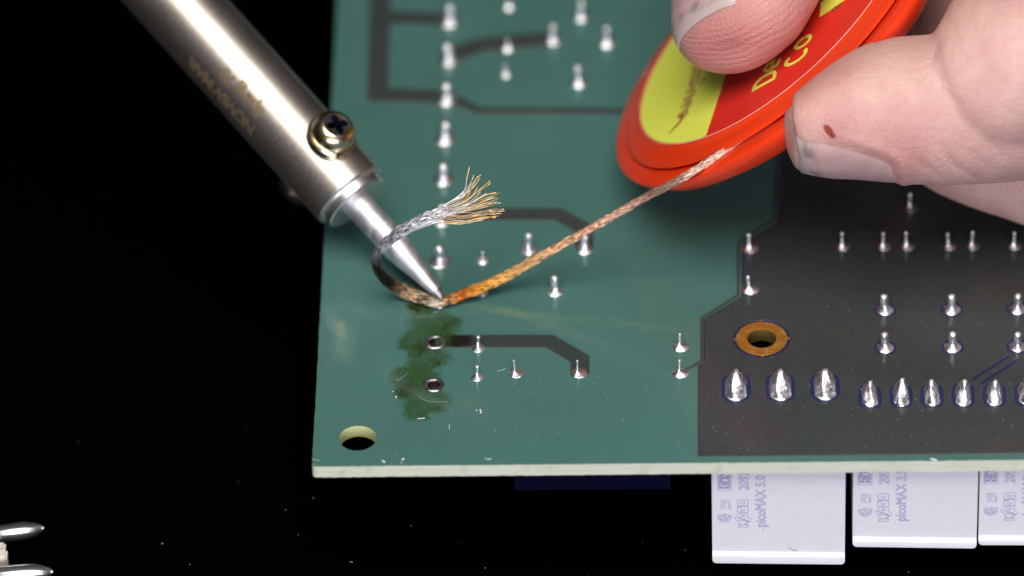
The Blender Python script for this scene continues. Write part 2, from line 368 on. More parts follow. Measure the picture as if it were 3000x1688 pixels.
kind('B', 0.78, 0.22, 1.0, 1.6, 0.20, 1.85, 0.1, flare=True)
kind('C', 0.86, 0.16, 0.34, 1.6, 0.13, 1.95, 0.2, dx=-0.28, mat=SOLDERD)
kind('D', 1.0, 0.46, 0.75, 1.6, 0.43, 2.2, 0.30)
kind('E', 0.82, 0.22, 0.55, 1.7, 0.21, 2.1, 0.2, dx=-0.22, mat=SOLDERD)
kind('F', 1.02, 0.24, 0.62, 1.7, 0.23, 2.05, 0.25, dx=-0.2, mat=SOLDERD)
kind('G', 0.90, 0.20, 0.62, 1.6, 0.17, 2.0, 0.15, dx=-0.22, mat=SOLDER)
def joint(px, py, key, z=0.0):
    fm, pm, dx = random.choice(KIND[key]); q = board(px, py)
    o = link('solder_joint', fm, pcb, q - B0 + V3(0, 0, z)); p = link('pin', pm, o, (dx * 0.95, 0, 0.01))
    p.rotation_euler = (random.uniform(-.06, .06), random.uniform(-.06, .06), random.uniform(0, 6))
    o.scale = (random.uniform(.97, 1.03),) * 3
for p in [(1287.7, 766), (1293, 645), (1298.4, 525.5), (1304.5, 405), (1309.4, 290), (1314.4, 175), (1318.5, 61), (1322, -52)]: joint(*p, 'A')
for p in [(1548, 730), (1712, 730), (1626, 853), (1701.6, 48), (1619, 119), (1778, 124), (1695, 241)]: joint(*p, 'M')
for p in [(1413.9, 764), (1412, 858), (1492, 19), (1488, 141), (1482, 217)]: joint(*p, 'S')
for p in [(1400.5, 1021), (1398, 1105)]: joint(*p, 'B')
for p in [(1515, 1096), (1698.6, 1096)]: joint(*p, 'C', 0.1)
for p in RP: joint(*p, 'D', 0.01)
for p in EP: joint(*p, 'E', 0.06)
for p in FP: joint(*p, 'F', 0.06)
for p in [(1996, 1017), (1995, 1094)]: joint(*p, 'G', 0.02)
for p in [(2670, 610)]: joint(*p, 'E', 0.06)

# oval joints of the connector pins
def oval(w, l, H, seed):
    r = np.random.default_rng(seed); n = 40; lev = [(1.0, 0.0), (1.0, 0.07), (0.97, 0.10), (0.93, 0.28), (0.88, 0.52), (0.79, 0.82), (0.66, 1.15), (0.51, 1.45), (0.40, 1.7), (0.30, 1.92), (0.22, 2.1)]
    ph = r.uniform(0, 6.28, 6); am = r.uniform(0.3, 1, 6)
    base = np.array(stadium(0, 0, w, l, n // 2)); vs, fs = [], []
    for i, (k, h) in enumerate(lev):
        kk = k if i < 3 else k * 0.98
        for j, (x, y) in enumerate(base):
            a = math.atan2(y, x); wob = 0 if i < 3 else 0.045 * sum(am[q] * math.sin((q + 2) * a + ph[q] + h * 2) for q in range(6)) * (0.6 + 0.6 * min(1, h))
            y2 = y * (kk if i < 3 else kk ** 1.35); vs.append(V3(x * kk * (1 + wob), y2 * (1 + wob) + (0.10 * min(1, h)), h * H / 2.1 * (1 + (r.normal(0, 0.012) if h > 1.6 else 0))))
    m = len(base)
    for i in range(len(lev) - 1):
        for j in range(m): a, b = i * m + j, i * m + (j + 1) % m; fs.append((a, b, b + m, a + m))
    fs.append(tuple(range((len(lev) - 1) * m, len(lev) * m)))
    return mesh('solder_joint', vs, fs, SOLDERD)
def pinhead(w, seed):
    r = np.random.default_rng(seed)
    v, f = lathe([(w, 0), (w, 0.22), (w * 0.8, 0.3 + r.uniform(0, .05)), (w * 0.3, 0.26)], 12, wob=lump(seed, 0.12)); return mesh('pin', v, f, PIN)
for k, p in enumerate(BIG): o = link('solder_joint', oval(2.5, 4.6, 2.2 + 0.25 * random.random(), 30 + k), pcb, board(*p) - B0 + V3(0, 0, 0.02)); o.rotation_euler.z = random.uniform(-.05, .05); link('pin', pinhead(0.34, k), o, (0, 0.1, 2.2))
for k, p in enumerate(SML): o = link('solder_joint', oval(1.8, 3.55, 2.25, 50 + k), pcb, board(*p) - B0 + V3(0, 0, 0.02)); o.rotation_euler = (random.uniform(-.05, .05), random.uniform(-.07, .07), random.uniform(-.08, .08)); o.scale.z = random.uniform(.88, 1.08); link('pin', pinhead(0.27, 9 + k), o, (0, 0.1, 2.1))

# the two desoldered eyelets and the wet pad under the tip
for k, e in enumerate((eye1, eye0)):
    v, f = lathe([(0.69, -1.5), (0.69, -0.10)], 32, V3(e[0], e[1], 0.03), cap1=False); part('hole_barrel', v, f, HOLE_SHADE, pcb)
    prof = [(0.70, -0.12), (0.72, -0.02), (0.76, 0.06), (0.83, 0.12), (0.98, 0.13), (1.12, 0.10), (1.22, 0.03), (1.24, 0.0)]
    v, f = lathe(prof, 44, V3(e[0], e[1], 0.03), wob=lump(5 + k, 0.028), cap0=False, cap1=False); part('eyelet', v, f, SOLDEROLD, pcb)
wet = board(1284, 884); v, f = lathe([(1.25, 0), (1.2, 0.12), (1.0, 0.3), (0.7, 0.42), (0.3, 0.46)], 30, wet, wob=lump(3, 0.05)); part('wet_pad', [V3(wet[0] + (p[0] - wet[0]) * 1.0, wet[1] + (p[1] - wet[1]), p[2]) for p in v], f, SOLDER, pcb)

# solder ball and lint
def blobs(name, spots, mat, parent):
    vs = merge([lathe([(0.02, 0), (r * .8, r * .25), (r, r), (r * .7, r * 1.7), (0.02, r * 2)], 10, board(x, y)) for x, y, r in spots]); return part(name, *vs, mat, parent)
blobs('solder_ball', [(1160.5, 1165, 0.14)], SOLDER, pcb)

# ------------------------------------------------------------------ connectors below the front edge
def ribbon(loops, w, h):
    return merge([tube([V3(x, y, h * 0.4) for x, y in lp], w, 5) for lp in loops])
def rrect(x0, y0, x1, y1, r, n=4):
    out = []
    for cx, cy, a in ((x1 - r, y1 - r, 0), (x0 + r, y1 - r, 90), (x0 + r, y0 + r, 180), (x1 - r, y0 + r, 270)):
        out += [(cx + r * math.cos(math.radians(a + q)), cy + r * math.sin(math.radians(a + q))) for q in np.linspace(0, 90, n)]
    return out + [out[0]]
def logo_loops():
    # traced in (reading direction, letter height) with cap height 1
    c = lambda x, y: ((890 - y) / 138.0 * 1.19, (592 - x) / 138.0)
    W = [(452, 888), (592, 888), (594, 860), (535, 838), (594, 818), (592, 795), (470, 762), (484, 790), (440, 772), (402, 716), (438, 700), (460, 745), (592, 795)]
    Wl = [c(*q) for q in [(452, 888), (592, 888), (594, 858), (530, 836), (560, 828), (594, 800), (470, 755), (476, 772), (430, 768), (402, 716), (436, 700), (452, 718), (612, 796), (636, 768), (606, 726), (588, 732), (580, 712), (588, 690), (588, 648), (446, 648), (444, 708), (600, 786)]]
    Wm = [c(*q) for q in [(452, 888), (452, 860), (520, 848), (452, 830), (452, 800), (484, 790)]]
    A = [c(*q) for q in [(484, 690), (540, 704), (540, 678), (484, 690)]]
    G = rrect(*c(586, 628), *c(440, 522), 0.12); g2 = [c(*q) for q in [(470, 590), (482, 606), (500, 612), (524, 606), (540, 590), (540, 572), (512, 572), (512, 590)]]; g3 = [c(440, 538), c(490, 538), c(490, 590)]
    O = rrect(*c(586, 508), *c(440, 400), 0.12); o2 = rrect(*c(540, 474), *c(486, 442), 0.03)
    return [Wl, Wm, A, G, g2, g3, O, o2]
def ur_loops():
    R = [(0, 0.1), (0.05, 0), (0.25, 0.02), (0.3, 0.28), (0.5, 0.05), (0.62, 0.08), (0.6, 0.3), (0.9, 0.12), (1.15, 0.1), (1.22, 0.25), (1.2, 0.95), (1.0, 1.0), (0.98, 0.4), (0.8, 0.42), (0.7, 1.0), (0.1, 0.95), (0, 0.8), (0.02, 0.45), (0.05, 0.4), (0, 0.1)]
    return [R, rrect(0.25, 0.55, 0.5, 0.8, 0.08)]
def csa_loops():
    th = np.radians(np.linspace(60, 300, 22)); o = [(0.5 - 0.5 * 1.0 * math.cos(a + math.pi) * -1, 0.5 + 0.5 * math.sin(a)) for a in th]
    i = [(0.5 + 0.39 * math.cos(a), 0.5 + 0.39 * math.sin(a)) for a in th]; o = [(0.5 + 0.5 * math.cos(a), 0.5 + 0.5 * math.sin(a)) for a in th]
    C = o + i[::-1] + [o[0]]
    inner = [(0.52 + 0.3 * math.cos(a), 0.5 + 0.3 * math.sin(a)) for a in np.linspace(0, 6.283, 20)]
    s = [(0.28, 0.42), (0.32, 0.33), (0.42, 0.36), (0.44, 0.5), (0.34, 0.58), (0.32, 0.66), (0.42, 0.68)]; a = [(0.5, 0.32), (0.6, 0.68), (0.74, 0.36)]; b = [(0.55, 0.48), (0.68, 0.48)]
    return [C, inner, s, a, b]
def housing(xl, xr, ytext, yledge, ybot, tilt, series, tail, label):
    ys = YF + 1.1                                                     # the connector's face stands just behind the board edge
    def vp(px, py, dy=0.0): d = ray(px, py); return EYE + d * ((ys + dy - EYE[1]) / d[1])
    a, b = vp(xl, yledge), vp(xr, yledge + tilt); x0, x1 = a[0], b[0]; w = x1 - x0; zl = lambda x: a[2] + (b[2] - a[2]) * x / w
    lip = 0.40; hb = (vp(xl, yledge + 15, -lip)[2] - vp(xl, ybot, -lip)[2]); rad = 0.5; zt = -1.62
    root = link('connector', None, pcb); root.location = Vector(V3(x0, ys, zl(0)) - B0) * S
    xs = list(np.r_[np.linspace(0, rad, 7), np.linspace(rad, w - rad, 14)[1:-1], np.linspace(w - rad, w, 7)]); n = len(xs); vs, fs = [], []
    def zb(x): e = min(x, w - x); return zl(x) - lip - hb + (rad - math.sqrt(max(0, rad ** 2 - (rad - e) ** 2)) if e < rad else 0)
    rows = [lambda x: (ys, zt), lambda x: (ys, zl(x) + 0.03), lambda x: (ys - 0.02, zl(x)), lambda x: (ys - lip + 0.03, zl(x) - lip + 0.06), lambda x: (ys - lip, zl(x) - lip), lambda x: (ys - lip, zb(x) + 0.08), lambda x: (ys - lip + 0.08, zb(x)), lambda x: (ys + 11.4, zb(x)), lambda x: (ys + 11.4, zt)]
    for r in rows: vs += [V3(x0 + x, *r(x)) for x in xs]
    m = len(rows)
    for i in range(m):
        for k in range(n - 1): q, q2 = i * n + k, ((i + 1) % m) * n + k; fs.append((q, q2, q2 + 1, q + 1))
    fs.append(tuple(i * n for i in range(m))); fs.append(tuple(i * n + n - 1 for i in reversed(range(m))))
    part('housing', vs, fs, PLASTIC, root, sharp=28)
    X = V3(0, 0, 1); Y = V3(-1, 0, 0)
    def put(name, me, px, py): return frame_obj(name, me, root, vp(px, py, -0.004), X, Y)
    def art(loops, k, kx=1.0): v, f = ribbon([[(x * k * kx, y * k) for x, y in lp] for lp in loops], 0.034, 0.0); return mesh('lettering', v, f, RIDGE_SHADE)
    VK = 0.86                                                          # letters were measured across; the face leans from view
    put('lettering', text_mesh('lettering', 'picoMAX ' + series, 1.62, RIDGE_SHADE, 0.033, spacing=1.02, sx=0.88), xl + 155, ytext)
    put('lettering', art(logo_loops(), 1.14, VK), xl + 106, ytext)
    put('lettering', text_mesh('lettering', tail, 1.62, RIDGE_SHADE, 0.033, sx=0.82), xl + 106, ytext - 109)
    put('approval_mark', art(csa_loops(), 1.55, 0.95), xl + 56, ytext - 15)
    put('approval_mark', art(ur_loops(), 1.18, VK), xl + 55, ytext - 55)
    put('approval_mark', text_mesh('approval_mark', 'KEMA', 0.84, RIDGE_SHADE, 0.033, sx=1.0), xl + 34, ytext - 112)
    put('approval_mark', text_mesh('approval_mark', 'KEUR', 0.84, RIDGE_SHADE, 0.033, sx=1.0), xl + 52, ytext - 112)
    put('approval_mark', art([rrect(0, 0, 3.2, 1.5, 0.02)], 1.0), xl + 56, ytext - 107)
    root['label'] = label
    return zb(w / 2)
housing(2087, 2475, 1544, 1615, 1652, 4, '5.0', '2092', 'wide white connector')
housing(2498, 2861, 1527, 1572, 1604, 5, '3.5', '2091', 'narrower white connector')
housing(2866.5, 3230, 1524, 1569, 1599, 1, '3.5', '2091', 'narrower white connector beside its twin')
# dark blue part under the board
a = board(1504, 1400, -4)[0]; b = board(1963, 1400, -4)[0]
v, f = box((a, -8.0, -8.75), (b, 6, -1.62)); part('relay_case', v, f, BLUECAP, pcb, smooth=False)
v, f = box((b + 0.05, -7.6, -6.6), (board(2013, 1400, -4)[0], 6, -1.62)); part('relay_case', v, f, BLUECAP, pcb, smooth=False)

# ------------------------------------------------------------------ soldering iron
AX = unit(vec(0.648, -0.719, 0.25))                       # handle -> tip
TIP = board(1298, 876, 1.05)
def ir(d, r=V3(0, 0, 0)): return TIP - AX * d + r
st = NT('satin_steel'); v = st.mm((1, 1, 1)); g = st.noise(6.0, 5, st.mm()); st.bump(g, 0.10, 0.05)
STEEL = st.P(Base_Color=st.mix(st.rng(st.noise(0.12, 4), 0.3, 0.7), (0.66, 0.58, 0.51), (0.76, 0.69, 0.62)), Metallic=1.0, Roughness=st.rng(g, 0.3, 0.7, 0.33, 0.43))
CHROME = simple('polished_collar', (0.80, 0.78, 0.76), 0.36, 1.0)
tp = NT('plated_tip'); tp.bump(tp.noise(3, 4), 0.12, 0.05)
TIPM = tp.P(Base_Color=tp.mix(tp.rng(tp.noise(0.45, 5, None, 0.65), 0.42, 0.68), (0.88, 0.87, 0.93), (0.62, 0.60, 0.63)), Metallic=1.0, Roughness=tp.rng(tp.noise(0.5, 4), 0.3, 0.7, 0.42, 0.6))
TIPE = simple('worn_tip_end', (0.40, 0.38, 0.36), 0.42, 1.0, bump=0.3, bscale=4.0, var=0.25)
BRASS = NT('yellow_zinc'); BRASS = BRASS.P(Base_Color=BRASS.mix(BRASS.rng(BRASS.noise(0.6, 3), 0.35, 0.65), (0.72, 0.58, 0.32), (0.70, 0.66, 0.56)), Metallic=1.0, Roughness=0.26)
ENGR = simple('laser_marking', (0.26, 0.19, 0.115), 0.5, 0.7)
SLOT = simple('recess_shade', (0.02, 0.02, 0.06), 0.25, 0.8)  # dark blue paints the shade and bluish reflection in the screw's cross
LT = 411 / PXMM / 0.968                                    # tip point to barrel end, mm
RB = 4.62
iron = thing('soldering_iron', ir(LT), 'soldering iron with a satin steel barrel, clamp screw and grey conical tip touching copper braid', 'soldering iron')
# profile rows are (radius, distance from the tip point)
def rev(name, prof, mat, n=56, sharp=35):
    v, f = lathe(prof, n, TIP, -AX); return part(name, v, f, mat, iron, sharp=sharp)
rev('barrel', [(3.2, LT + 0.55), (RB, LT + 0.55), (RB, LT + 40), (RB, LT + 130), (3.0, LT + 130)], STEEL)
rev('end_ring', [(3.9, LT + 0.05), (4.42, LT + 0.05), (RB - 0.01, LT + 0.22), (RB - 0.01, LT + 0.54), (3.2, LT + 0.54)], CHROME)
rev('collar', [(1.7, LT - 1.15), (3.85, LT - 1.15), (4.0, LT - 1.0), (4.0, LT + 0.3), (1.7, LT + 0.3)], CHROME)
rev('handle', [(3.0, LT + 128), (8.5, LT + 131), (9.5, LT + 140), (9.5, LT + 230), (7, LT + 236)], simple('black_grip', (0.02, 0.02, 0.02), 0.6))
LC = 194 / PXMM / 0.968
tip_o = rev('tip', [(0.40, 0.55), (0.48, 0.75), (0.62, 1.2), (1.50, LC - 0.8), (1.62, LC), (1.66, LC + 0.6), (1.66, LT - 3.2), (1.70, LT - 2.9), (1.70, LT + 0.5)], TIPM)
v, f = lathe([(0.02, 0.0), (0.18, 0.04), (0.32, 0.18), (0.42, 0.45), (0.50, 0.75), (0.63, 1.18)], 24, TIP, -AX, cap1=False); part('tip_end', v, f, TIPE, tip_o)
def screw(Q, sdir, rot, name='screw', sink=0.25):
    s = unit(sdir - AX * (sdir @ AX)); X = unit(np.cross(s, AX)); Y = np.cross(s, X)
    base = Q + s * (RB - sink)
    so_v, so_f = lathe([(2.55, 1.05), (2.62, 1.15), (2.62, 1.7), (2.5, 2.25), (2.2, 2.75), (1.8, 3.1), (1.55, 3.2), (1.47, 3.18)], 48, base, s, X=X, cap1=False)
    # cross recess: the head's crown carries a cross-shaped pit
    k = len(so_v); n = 48; last = k - n; ring2 = []; ring3 = []
    for i in range(n):
        a = 2 * math.pi * i / n + rot; c4 = abs(math.cos(2 * a)) ** 1.6; rr = 0.62 + 0.74 * c4
        e = X * math.cos(2 * math.pi * i / n) + Y * math.sin(2 * math.pi * i / n)
        ring2.append(base + s * 3.18 + e * min(rr, 1.43)); ring3.append(base + s * 1.5 + e * rr * 0.42)
    so_v += ring2 + ring3
    for i in range(n):
        j = (i + 1) % n; so_f += [(last + i, last + j, k + j, k + i), (k + i, k + j, k + n + j, k + n + i)]
    so_f.append(tuple(range(k + n, k + 2 * n)))
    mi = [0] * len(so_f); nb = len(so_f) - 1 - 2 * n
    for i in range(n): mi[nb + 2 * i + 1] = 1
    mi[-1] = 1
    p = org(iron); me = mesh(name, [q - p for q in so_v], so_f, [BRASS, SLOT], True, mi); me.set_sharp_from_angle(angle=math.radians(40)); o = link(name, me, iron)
    # split spring washer
    vs, fs = [], []; sec = [(1.55, 0.0), (2.85, 0.0), (2.95, 0.12), (2.95, 0.95), (2.82, 1.1), (1.55, 1.1)]; m = len(sec); N = 60
    gap = math.atan2(float(-UPV @ Y), float(-UPV @ X)) + 0.05
    for i in range(N):
        a = gap + 0.09 + (2 * math.pi - 0.18) * i / (N - 1); e = X * math.cos(a) + Y * math.sin(a); lift = 0.10 * i / (N - 1)
        vs += [base + e * r + s * (h + lift) for r, h in sec]
    for i in range(N - 1):
        for q in range(m): a, b = i * m + q, i * m + (q + 1) % m; fs.append((a, b, b + m, a + m))
    fs += [tuple(range(m)), tuple(reversed(range((N - 1) * m, N * m)))]
    part('washer', vs, fs, BRASS, o, sharp=35)
    v, f = lathe([(1.4, -0.6), (1.4, 1.2)], 20, base, s); part('shank', v, f, BRASS, o)
SQ = ir(LT + 1.5 + (math.hypot(996 - 930, 546 - 466)) / PXMM / 0.968)
S1 = vec(0.22, 0.60, 0.74); screw(SQ, S1, 0.35)
S1p = unit(S1 - AX * (S1 @ AX)); S2 = Matrix.Rotation(math.radians(-155.6), 3, Vector(AX)) @ Vector(S1p)
S2 = np.array(S2)
if (S2 @ RGT) > 0: S2 = np.array(Matrix.Rotation(math.radians(155.6), 3, Vector(AX)) @ Vector(S1p))
screw(SQ, S2, 0.1, sink=2.1)
# laser marking on the barrel, wrapped round the steel
def wrap_text(body, size, d0, roll):
    me = text_mesh('marking', body, size, ENGR, 0, 0.0, spacing=0.82, sx=1.1, bold=0.085); bm = bmesh.new(); bm.from_mesh(me)
    bmesh.ops.subdivide_edges(bm, edges=[e for e in bm.edges if e.calc_length() > 0.5 * S], cuts=1)
    c0 = unit(TWD - AX * (TWD @ AX)); s0 = np.cross(AX, c0); p = org(iron)
    for vv in bm.verts:
        x, y = vv.co.x / S, vv.co.y / S; th = roll + y / RB
        q = ir(d0 + x) + (c0 * math.cos(th) + s0 * math.sin(th)) * (RB + 0.012); vv.co = Vector((q - p) * S)
    bm.to_mesh(me); bm.free(); link('marking', me, iron)
c0 = unit(TWD - AX * (TWD @ AX)); s0 = np.cross(AX, c0)
sgn = 1 if (s0 @ (RGT * 0.74 + UPV * 0.67)) > 0 else -1
wrap_text('Spang: 75', 2.1, LT + 13.2, -sgn * 0.16 - 0.0)
wrap_text('NOVISV MAR', 2.1, LT + 12.6, -sgn * 0.68)

# ------------------------------------------------------------------ spool of desoldering braid
RHO, THETA = 0.37, 0.767
MJ = vec(math.cos(THETA), math.sin(THETA), 0)                        # long axis of the disc, up and right
MN2 = vec(math.sin(THETA), -math.cos(THETA), 0)                       # right and down in the picture
NS = unit(-MN2 * math.sqrt(1 - RHO ** 2) + TWD * RHO)                 # the label faces up, left and a little to us
PM = np.cross(NS, MJ); PM = PM if PM @ TWD > 0 else -PM               # in the disc, towards us
SC = at(2258.4, 57, -12.0); RS = (FOCUS + 12.0) / FOCUS
def disc(px, py, h=0.0):                                             # pixel -> point on the label plane (h above it)
    d = ray(px, py); o = SC + NS * h; return EYE + d * (((o - EYE) @ NS) / (d @ NS))
rp = NT('red_plastic'); rp.bump(rp.noise(0.7, 5, None, 0.65), 0.10, 0.12)
REDP = rp.P(Base_Color=(0.76, 0.042, 0.007), Roughness=0.30, Specular_IOR_Level=0.5, Subsurface_Weight=0.25, Subsurface_Radius=(0.004, 0.001, 0.0005), Subsurface_Scale=1.0)
LABR = simple('red_print', (0.72, 0.028, 0.018), 0.30, bump=0.06, bscale=0.6, var=0.05)
lb = NT('yellow_print'); LABY = lb.P(Base_Color=(0.80, 0.86, 0.11), Roughness=0.30)
INKR = simple('brown_red_ink', (0.42, 0.10, 0.03), 0.4); INKG = simple('grey_ink', (0.10, 0.13, 0.06), 0.4); INKP = simple('pale_brown_ink', (0.50, 0.36, 0.10), 0.45)
spool = thing('braid_spool', SC - NS * 5, 'flat round orange-red spool with yellow and red label, gripped by the fingers', 'spool')
R1, R2, RL = 22.05 * RS, 24.1 * RS, 19.4 * RS
v, f = lathe([(R1 - 1.5, -1.05), (R1 - 0.1, -1.02), (R1, -0.94), (R1 - 0.15, -0.80), (R1 - 0.9, -0.46), (R1 - 1.5, -0.40), (RL + 0.5, -0.28), (RL + 0.28, -0.05), (RL + 0.12, 0.02), (RL, -0.06), (RL - 0.5, -0.07)], 120, SC, NS); part('front_shell', v, f, REDP, spool, sharp=45)
v, f = lathe([(R2 - 7, -6.0), (R2 - 4, -5.6), (R2 - 1.6, -4.2), (R2 - 0.35, -2.7), (R2 - 0.02, -2.0), (R2 - 0.05, -1.55), (R2 - 0.25, -1.42), (R1 + 0.3, -1.36), (R1 - 0.3, -1.40), (R1 - 1.8, -1.45)], 120, SC, NS); part('back_shell', v, f, REDP, spool, sharp=45)
def disc_sheet(name, pts2, h, mat, parent=None):                      # polygon in disc coordinates (along MJ, along PM)
    o = flat_free(name, pts2, h, mat, parent or spool); return o
def flat_free(name, pts2, h, mat, parent):
    vs = [SC + MJ * a + PM * b + NS * h for a, b in pts2]; vs2 = [p - NS * 0.02 for p in vs]; n = len(vs)
    fs = [tuple(range(n)), tuple(reversed(range(n, 2 * n)))] + [(i, (i + 1) % n, n + (i + 1) % n, n + i) for i in range(n)]
    me = bpy.data.meshes.new(name); p = org(parent); me.from_pydata([tuple((q - p) * S) for q in vs + vs2], [], fs); me.materials.append(mat)
    bm = bmesh.new(); bm.from_mesh(me); bmesh.ops.recalc_face_normals(bm, faces=bm.faces); bmesh.ops.triangulate(bm, faces=bm.faces); bm.to_mesh(me); bm.free()
    return link(name, me, parent)
def d2(px, py): q = disc(px, py) - SC; return float(q @ MJ), float(q @ PM)
v, f = tube([SC + NS * 0.02 + (MJ * math.cos(a) + PM * math.sin(a)) * RL * 0.992 for a in np.linspace(0, 2 * math.pi, 140)], 0.075, 6, False); part('edge_highlight', v, f, simple('label_edge_highlight', (0.85, 0.32, 0.26), 0.35), spool)  # pale pink ring paints a highlight along the label's rim
ring = [(RL * 0.985 * math.cos(a), RL * 0.985 * math.sin(a)) for a in np.linspace(0, 2 * math.pi, 120, endpoint=False)]
label = flat_free('label', ring, 0.0, LABR, spool)
ca, cb = np.array(d2(2131, 205)), np.array(d2(2069, 396)); dr = unit(ca - cb); nrm = np.array([-dr[1], dr[0]]); far = np.array(d2(1900, 350)); nrm = nrm if nrm @ (far - cb) > 0 else -nrm
seg = [p for p in ring if (np.array(p) - cb) @ nrm >= 0]; k = max(range(len(seg)), key=lambda i: np.linalg.norm(np.array(seg[i]) - np.array(seg[i - 1]))); seg = seg[k:] + seg[:k]
def chord_end(p):                                                    # slide a ring point onto the chord line
    p = np.array(p); q = p - nrm * ((p - cb) @ nrm); return tuple(q)
yel = flat_free('yellow_field', [chord_end(seg[0])] + seg + [chord_end(seg[-1])], 0.03, LABY, label)
READ3 = unit(MJ * dr[0] + PM * dr[1]); GUP = np.cross(NS, READ3)      # letters read along READ3, their tops along GUP
def word(body, px, py, size, mat, h=0.06, sx=1.0, bold=0.0):
    me = text_mesh('lettering', body, size, mat, 0, 0.012, sx=sx, bold=bold)
    q = disc(px, py, h); return frame_obj('lettering', me, label, q, READ3, GUP)
def ink(pxs, mat, h=0.06): flat_free('lettering', [d2(*p) for p in pxs], h, mat, label)
# first letters of the two words that show beside the thumb (anchor: lower left corner of each word)
BOLD = LABY
def glyph(strokes, px, py, size, w, mat):                             # letters as bent bars: strokes in letter units
    q = np.array(d2(px, py)); ex = np.array([READ3 @ MJ, READ3 @ PM]); ey = np.array([GUP @ MJ, GUP @ PM])
    for s in strokes:
        P = [q + ex * x * size + ey * y * size for x, y in s]; flat_free('lettering', strip(P, w * size) if len(P) > 1 else P, 0.06, mat, label)
arc = lambda cx, cy, rx, ry, a0, a1, n=12: [(cx + rx * math.cos(math.radians(a)), cy + ry * math.sin(math.radians(a))) for a in np.linspace(a0, a1, n)]
GD = [[(0.08, -0.08), (0.08, 1.08)], [(0.08, 1.0), (0.3, 1.0)] + arc(0.3, 0.62, 0.36, 0.38, 80, 0, 6) + arc(0.3, 0.38, 0.36, 0.38, 0, -80, 6) + [(0.3, 0.0), (0.08, 0.0)]]
GE = [arc(0.34, 0.36, 0.28, 0.36, 300, 0, 16) + [(0.06, 0.36)]]
GC = [arc(0.4, 0.5, 0.34, 0.5, 310, 50, 20)]
GO = [arc(0.34, 0.36, 0.29, 0.36, 0, 350, 22)]
def words(glyphs, px, py, size, adv, mat, w=0.17):
    q = disc(px, py)
    for g, a in zip(glyphs, adv):
        p = q + READ3 * a * size; d = p - EYE; glyph(g, 1500 + FPX * (d @ RGT) / (d @ FWD), 844 - FPX * (d @ UPV) / (d @ FWD), size, w, mat)
words([GD, GE], 2266, 235, 3.0, (0, 0.86), BOLD)
words([GC, GO], 2356, 171, 3.0, (0, 0.92), BOLD)
# faded maker's lettering and swoosh on the yellow field
word('AMASIS', 2014, 336, 2.4, INKP, 0.06, 1.25, bold=0.10); word('A', 2002, 342, 1.5, INKR, 0.09, 1.1, bold=0.05)
ink([(2018, 296), (2021, 312), (2012, 336), (1990, 366), (1962, 393), (1960, 391), (1986, 362), (2004, 334), (2012, 314), (2010, 300)], INKR)
ink([(2024, 262), (2029, 261), (2036, 196), (2030, 196)], INKR)
word('LV', 2064, 244, 1.4, INKG)
rect = [disc(2402, 50), disc(2476, 0)]; e1 = unit(rect[1] - rect[0]); e2 = np.cross(NS, e1); e2 = e2 if e2 @ MN2 < 0 else -e2
flat_free('yellow_field', [tuple((float((rect[0] + e1 * x + e2 * y - SC) @ MJ), float((rect[0] + e1 * x + e2 * y - SC) @ PM))) for x, y in ((0, 0), (7, 0), (7, 3.2), (0, 3.2))], 0.03, LABY, label)
glyph([[(0, 0), (0, 1)], [(0.4, 0.7), (0, 0.4), (0.45, 0)]], 2462, 18, 1.3, 0.16, INKG)

# ------------------------------------------------------------------ desoldering braid
SLOTP = disc(2210, 385, -1.2)
TIPC = board(1296, 884, 0.62)
ctrl = [disc(2266, 349, -1.2), disc(2184, 403, -1.2), disc(2123, 442, -1.12), disc(2060, 484, -0.85), disc(1985, 530, -0.5), at(1880, 584, -2.6), at(1747, 661, -4.4), at(1613, 735, -6.2), at(1477, 812, -7.6),
        board(1390, 850, 1.5), board(1340, 868, 0.9), board(1296, 884, 0.62), board(1262, 882, 0.75), board(1215, 866, 0.85), at(1172, 847, -7.6), at(1134, 822, -6.0), at(1108, 790, -4.4), at(1100, 758, -3.0), at(1113, 729, -1.6), at(1140, 702, -0.6), at(1180, 674, 0.4), at(1230, 650, 1.2), at(1290, 628, 1.8), at(1318, 620, 2.0)]
PATH = spline(ctrl, 420); SL = np.r_[0, np.cumsum(np.linalg.norm(np.diff(PATH, axis=0), axis=1))]; LEN = SL[-1]
T = np.gradient(PATH, axis=0); T /= np.linalg.norm(T, axis=1)[:, None]
tipk = int(np.argmin(np.linalg.norm(PATH - TIPC, axis=1))); STIP = SL[tipk]
# colour along the braid: (distance from the tip contact, colour)
keys = [(-60, (0.92, 0.56, 0.44)), (-24, (0.92, 0.56, 0.42)), (-16, (0.90, 0.54, 0.32)), (-9, (0.84, 0.47, 0.16)), (-5, (0.74, 0.34, 0.05)), (-2.2, (0.58, 0.15, 0.012)), (-0.6, (0.55, 0.30, 0.10)), (0.8, (0.72, 0.60, 0.48)), (3.0, (0.60, 0.42, 0.24)), (5.8, (0.46, 0.31, 0.16)), (7.2, (0.05, 0.038, 0.025)), (11.0, (0.06, 0.055, 0.05)), (12.5, (0.40, 0.40, 0.42)), (14.5, (0.90, 0.90, 0.94)), (40, (0.92, 0.91, 0.95))]
kx = np.array([k[0] for k in keys]); kc = np.array([k[1] for k in keys])
def braid_col(s): return np.array([np.interp(s - STIP, kx, kc[:, i]) for i in range(3)])
bw = NT('braid_wire'); ac = bw.attr('tint'); nz = bw.noise(1.3, 4)
BRAID = bw.P(Base_Color=bw.mix(bw.math('MULTIPLY', bw.rng(nz, 0.5, 0.8), 0.35), ac, (0.10, 0.045, 0.02)), Metallic=0.75, Roughness=0.36)
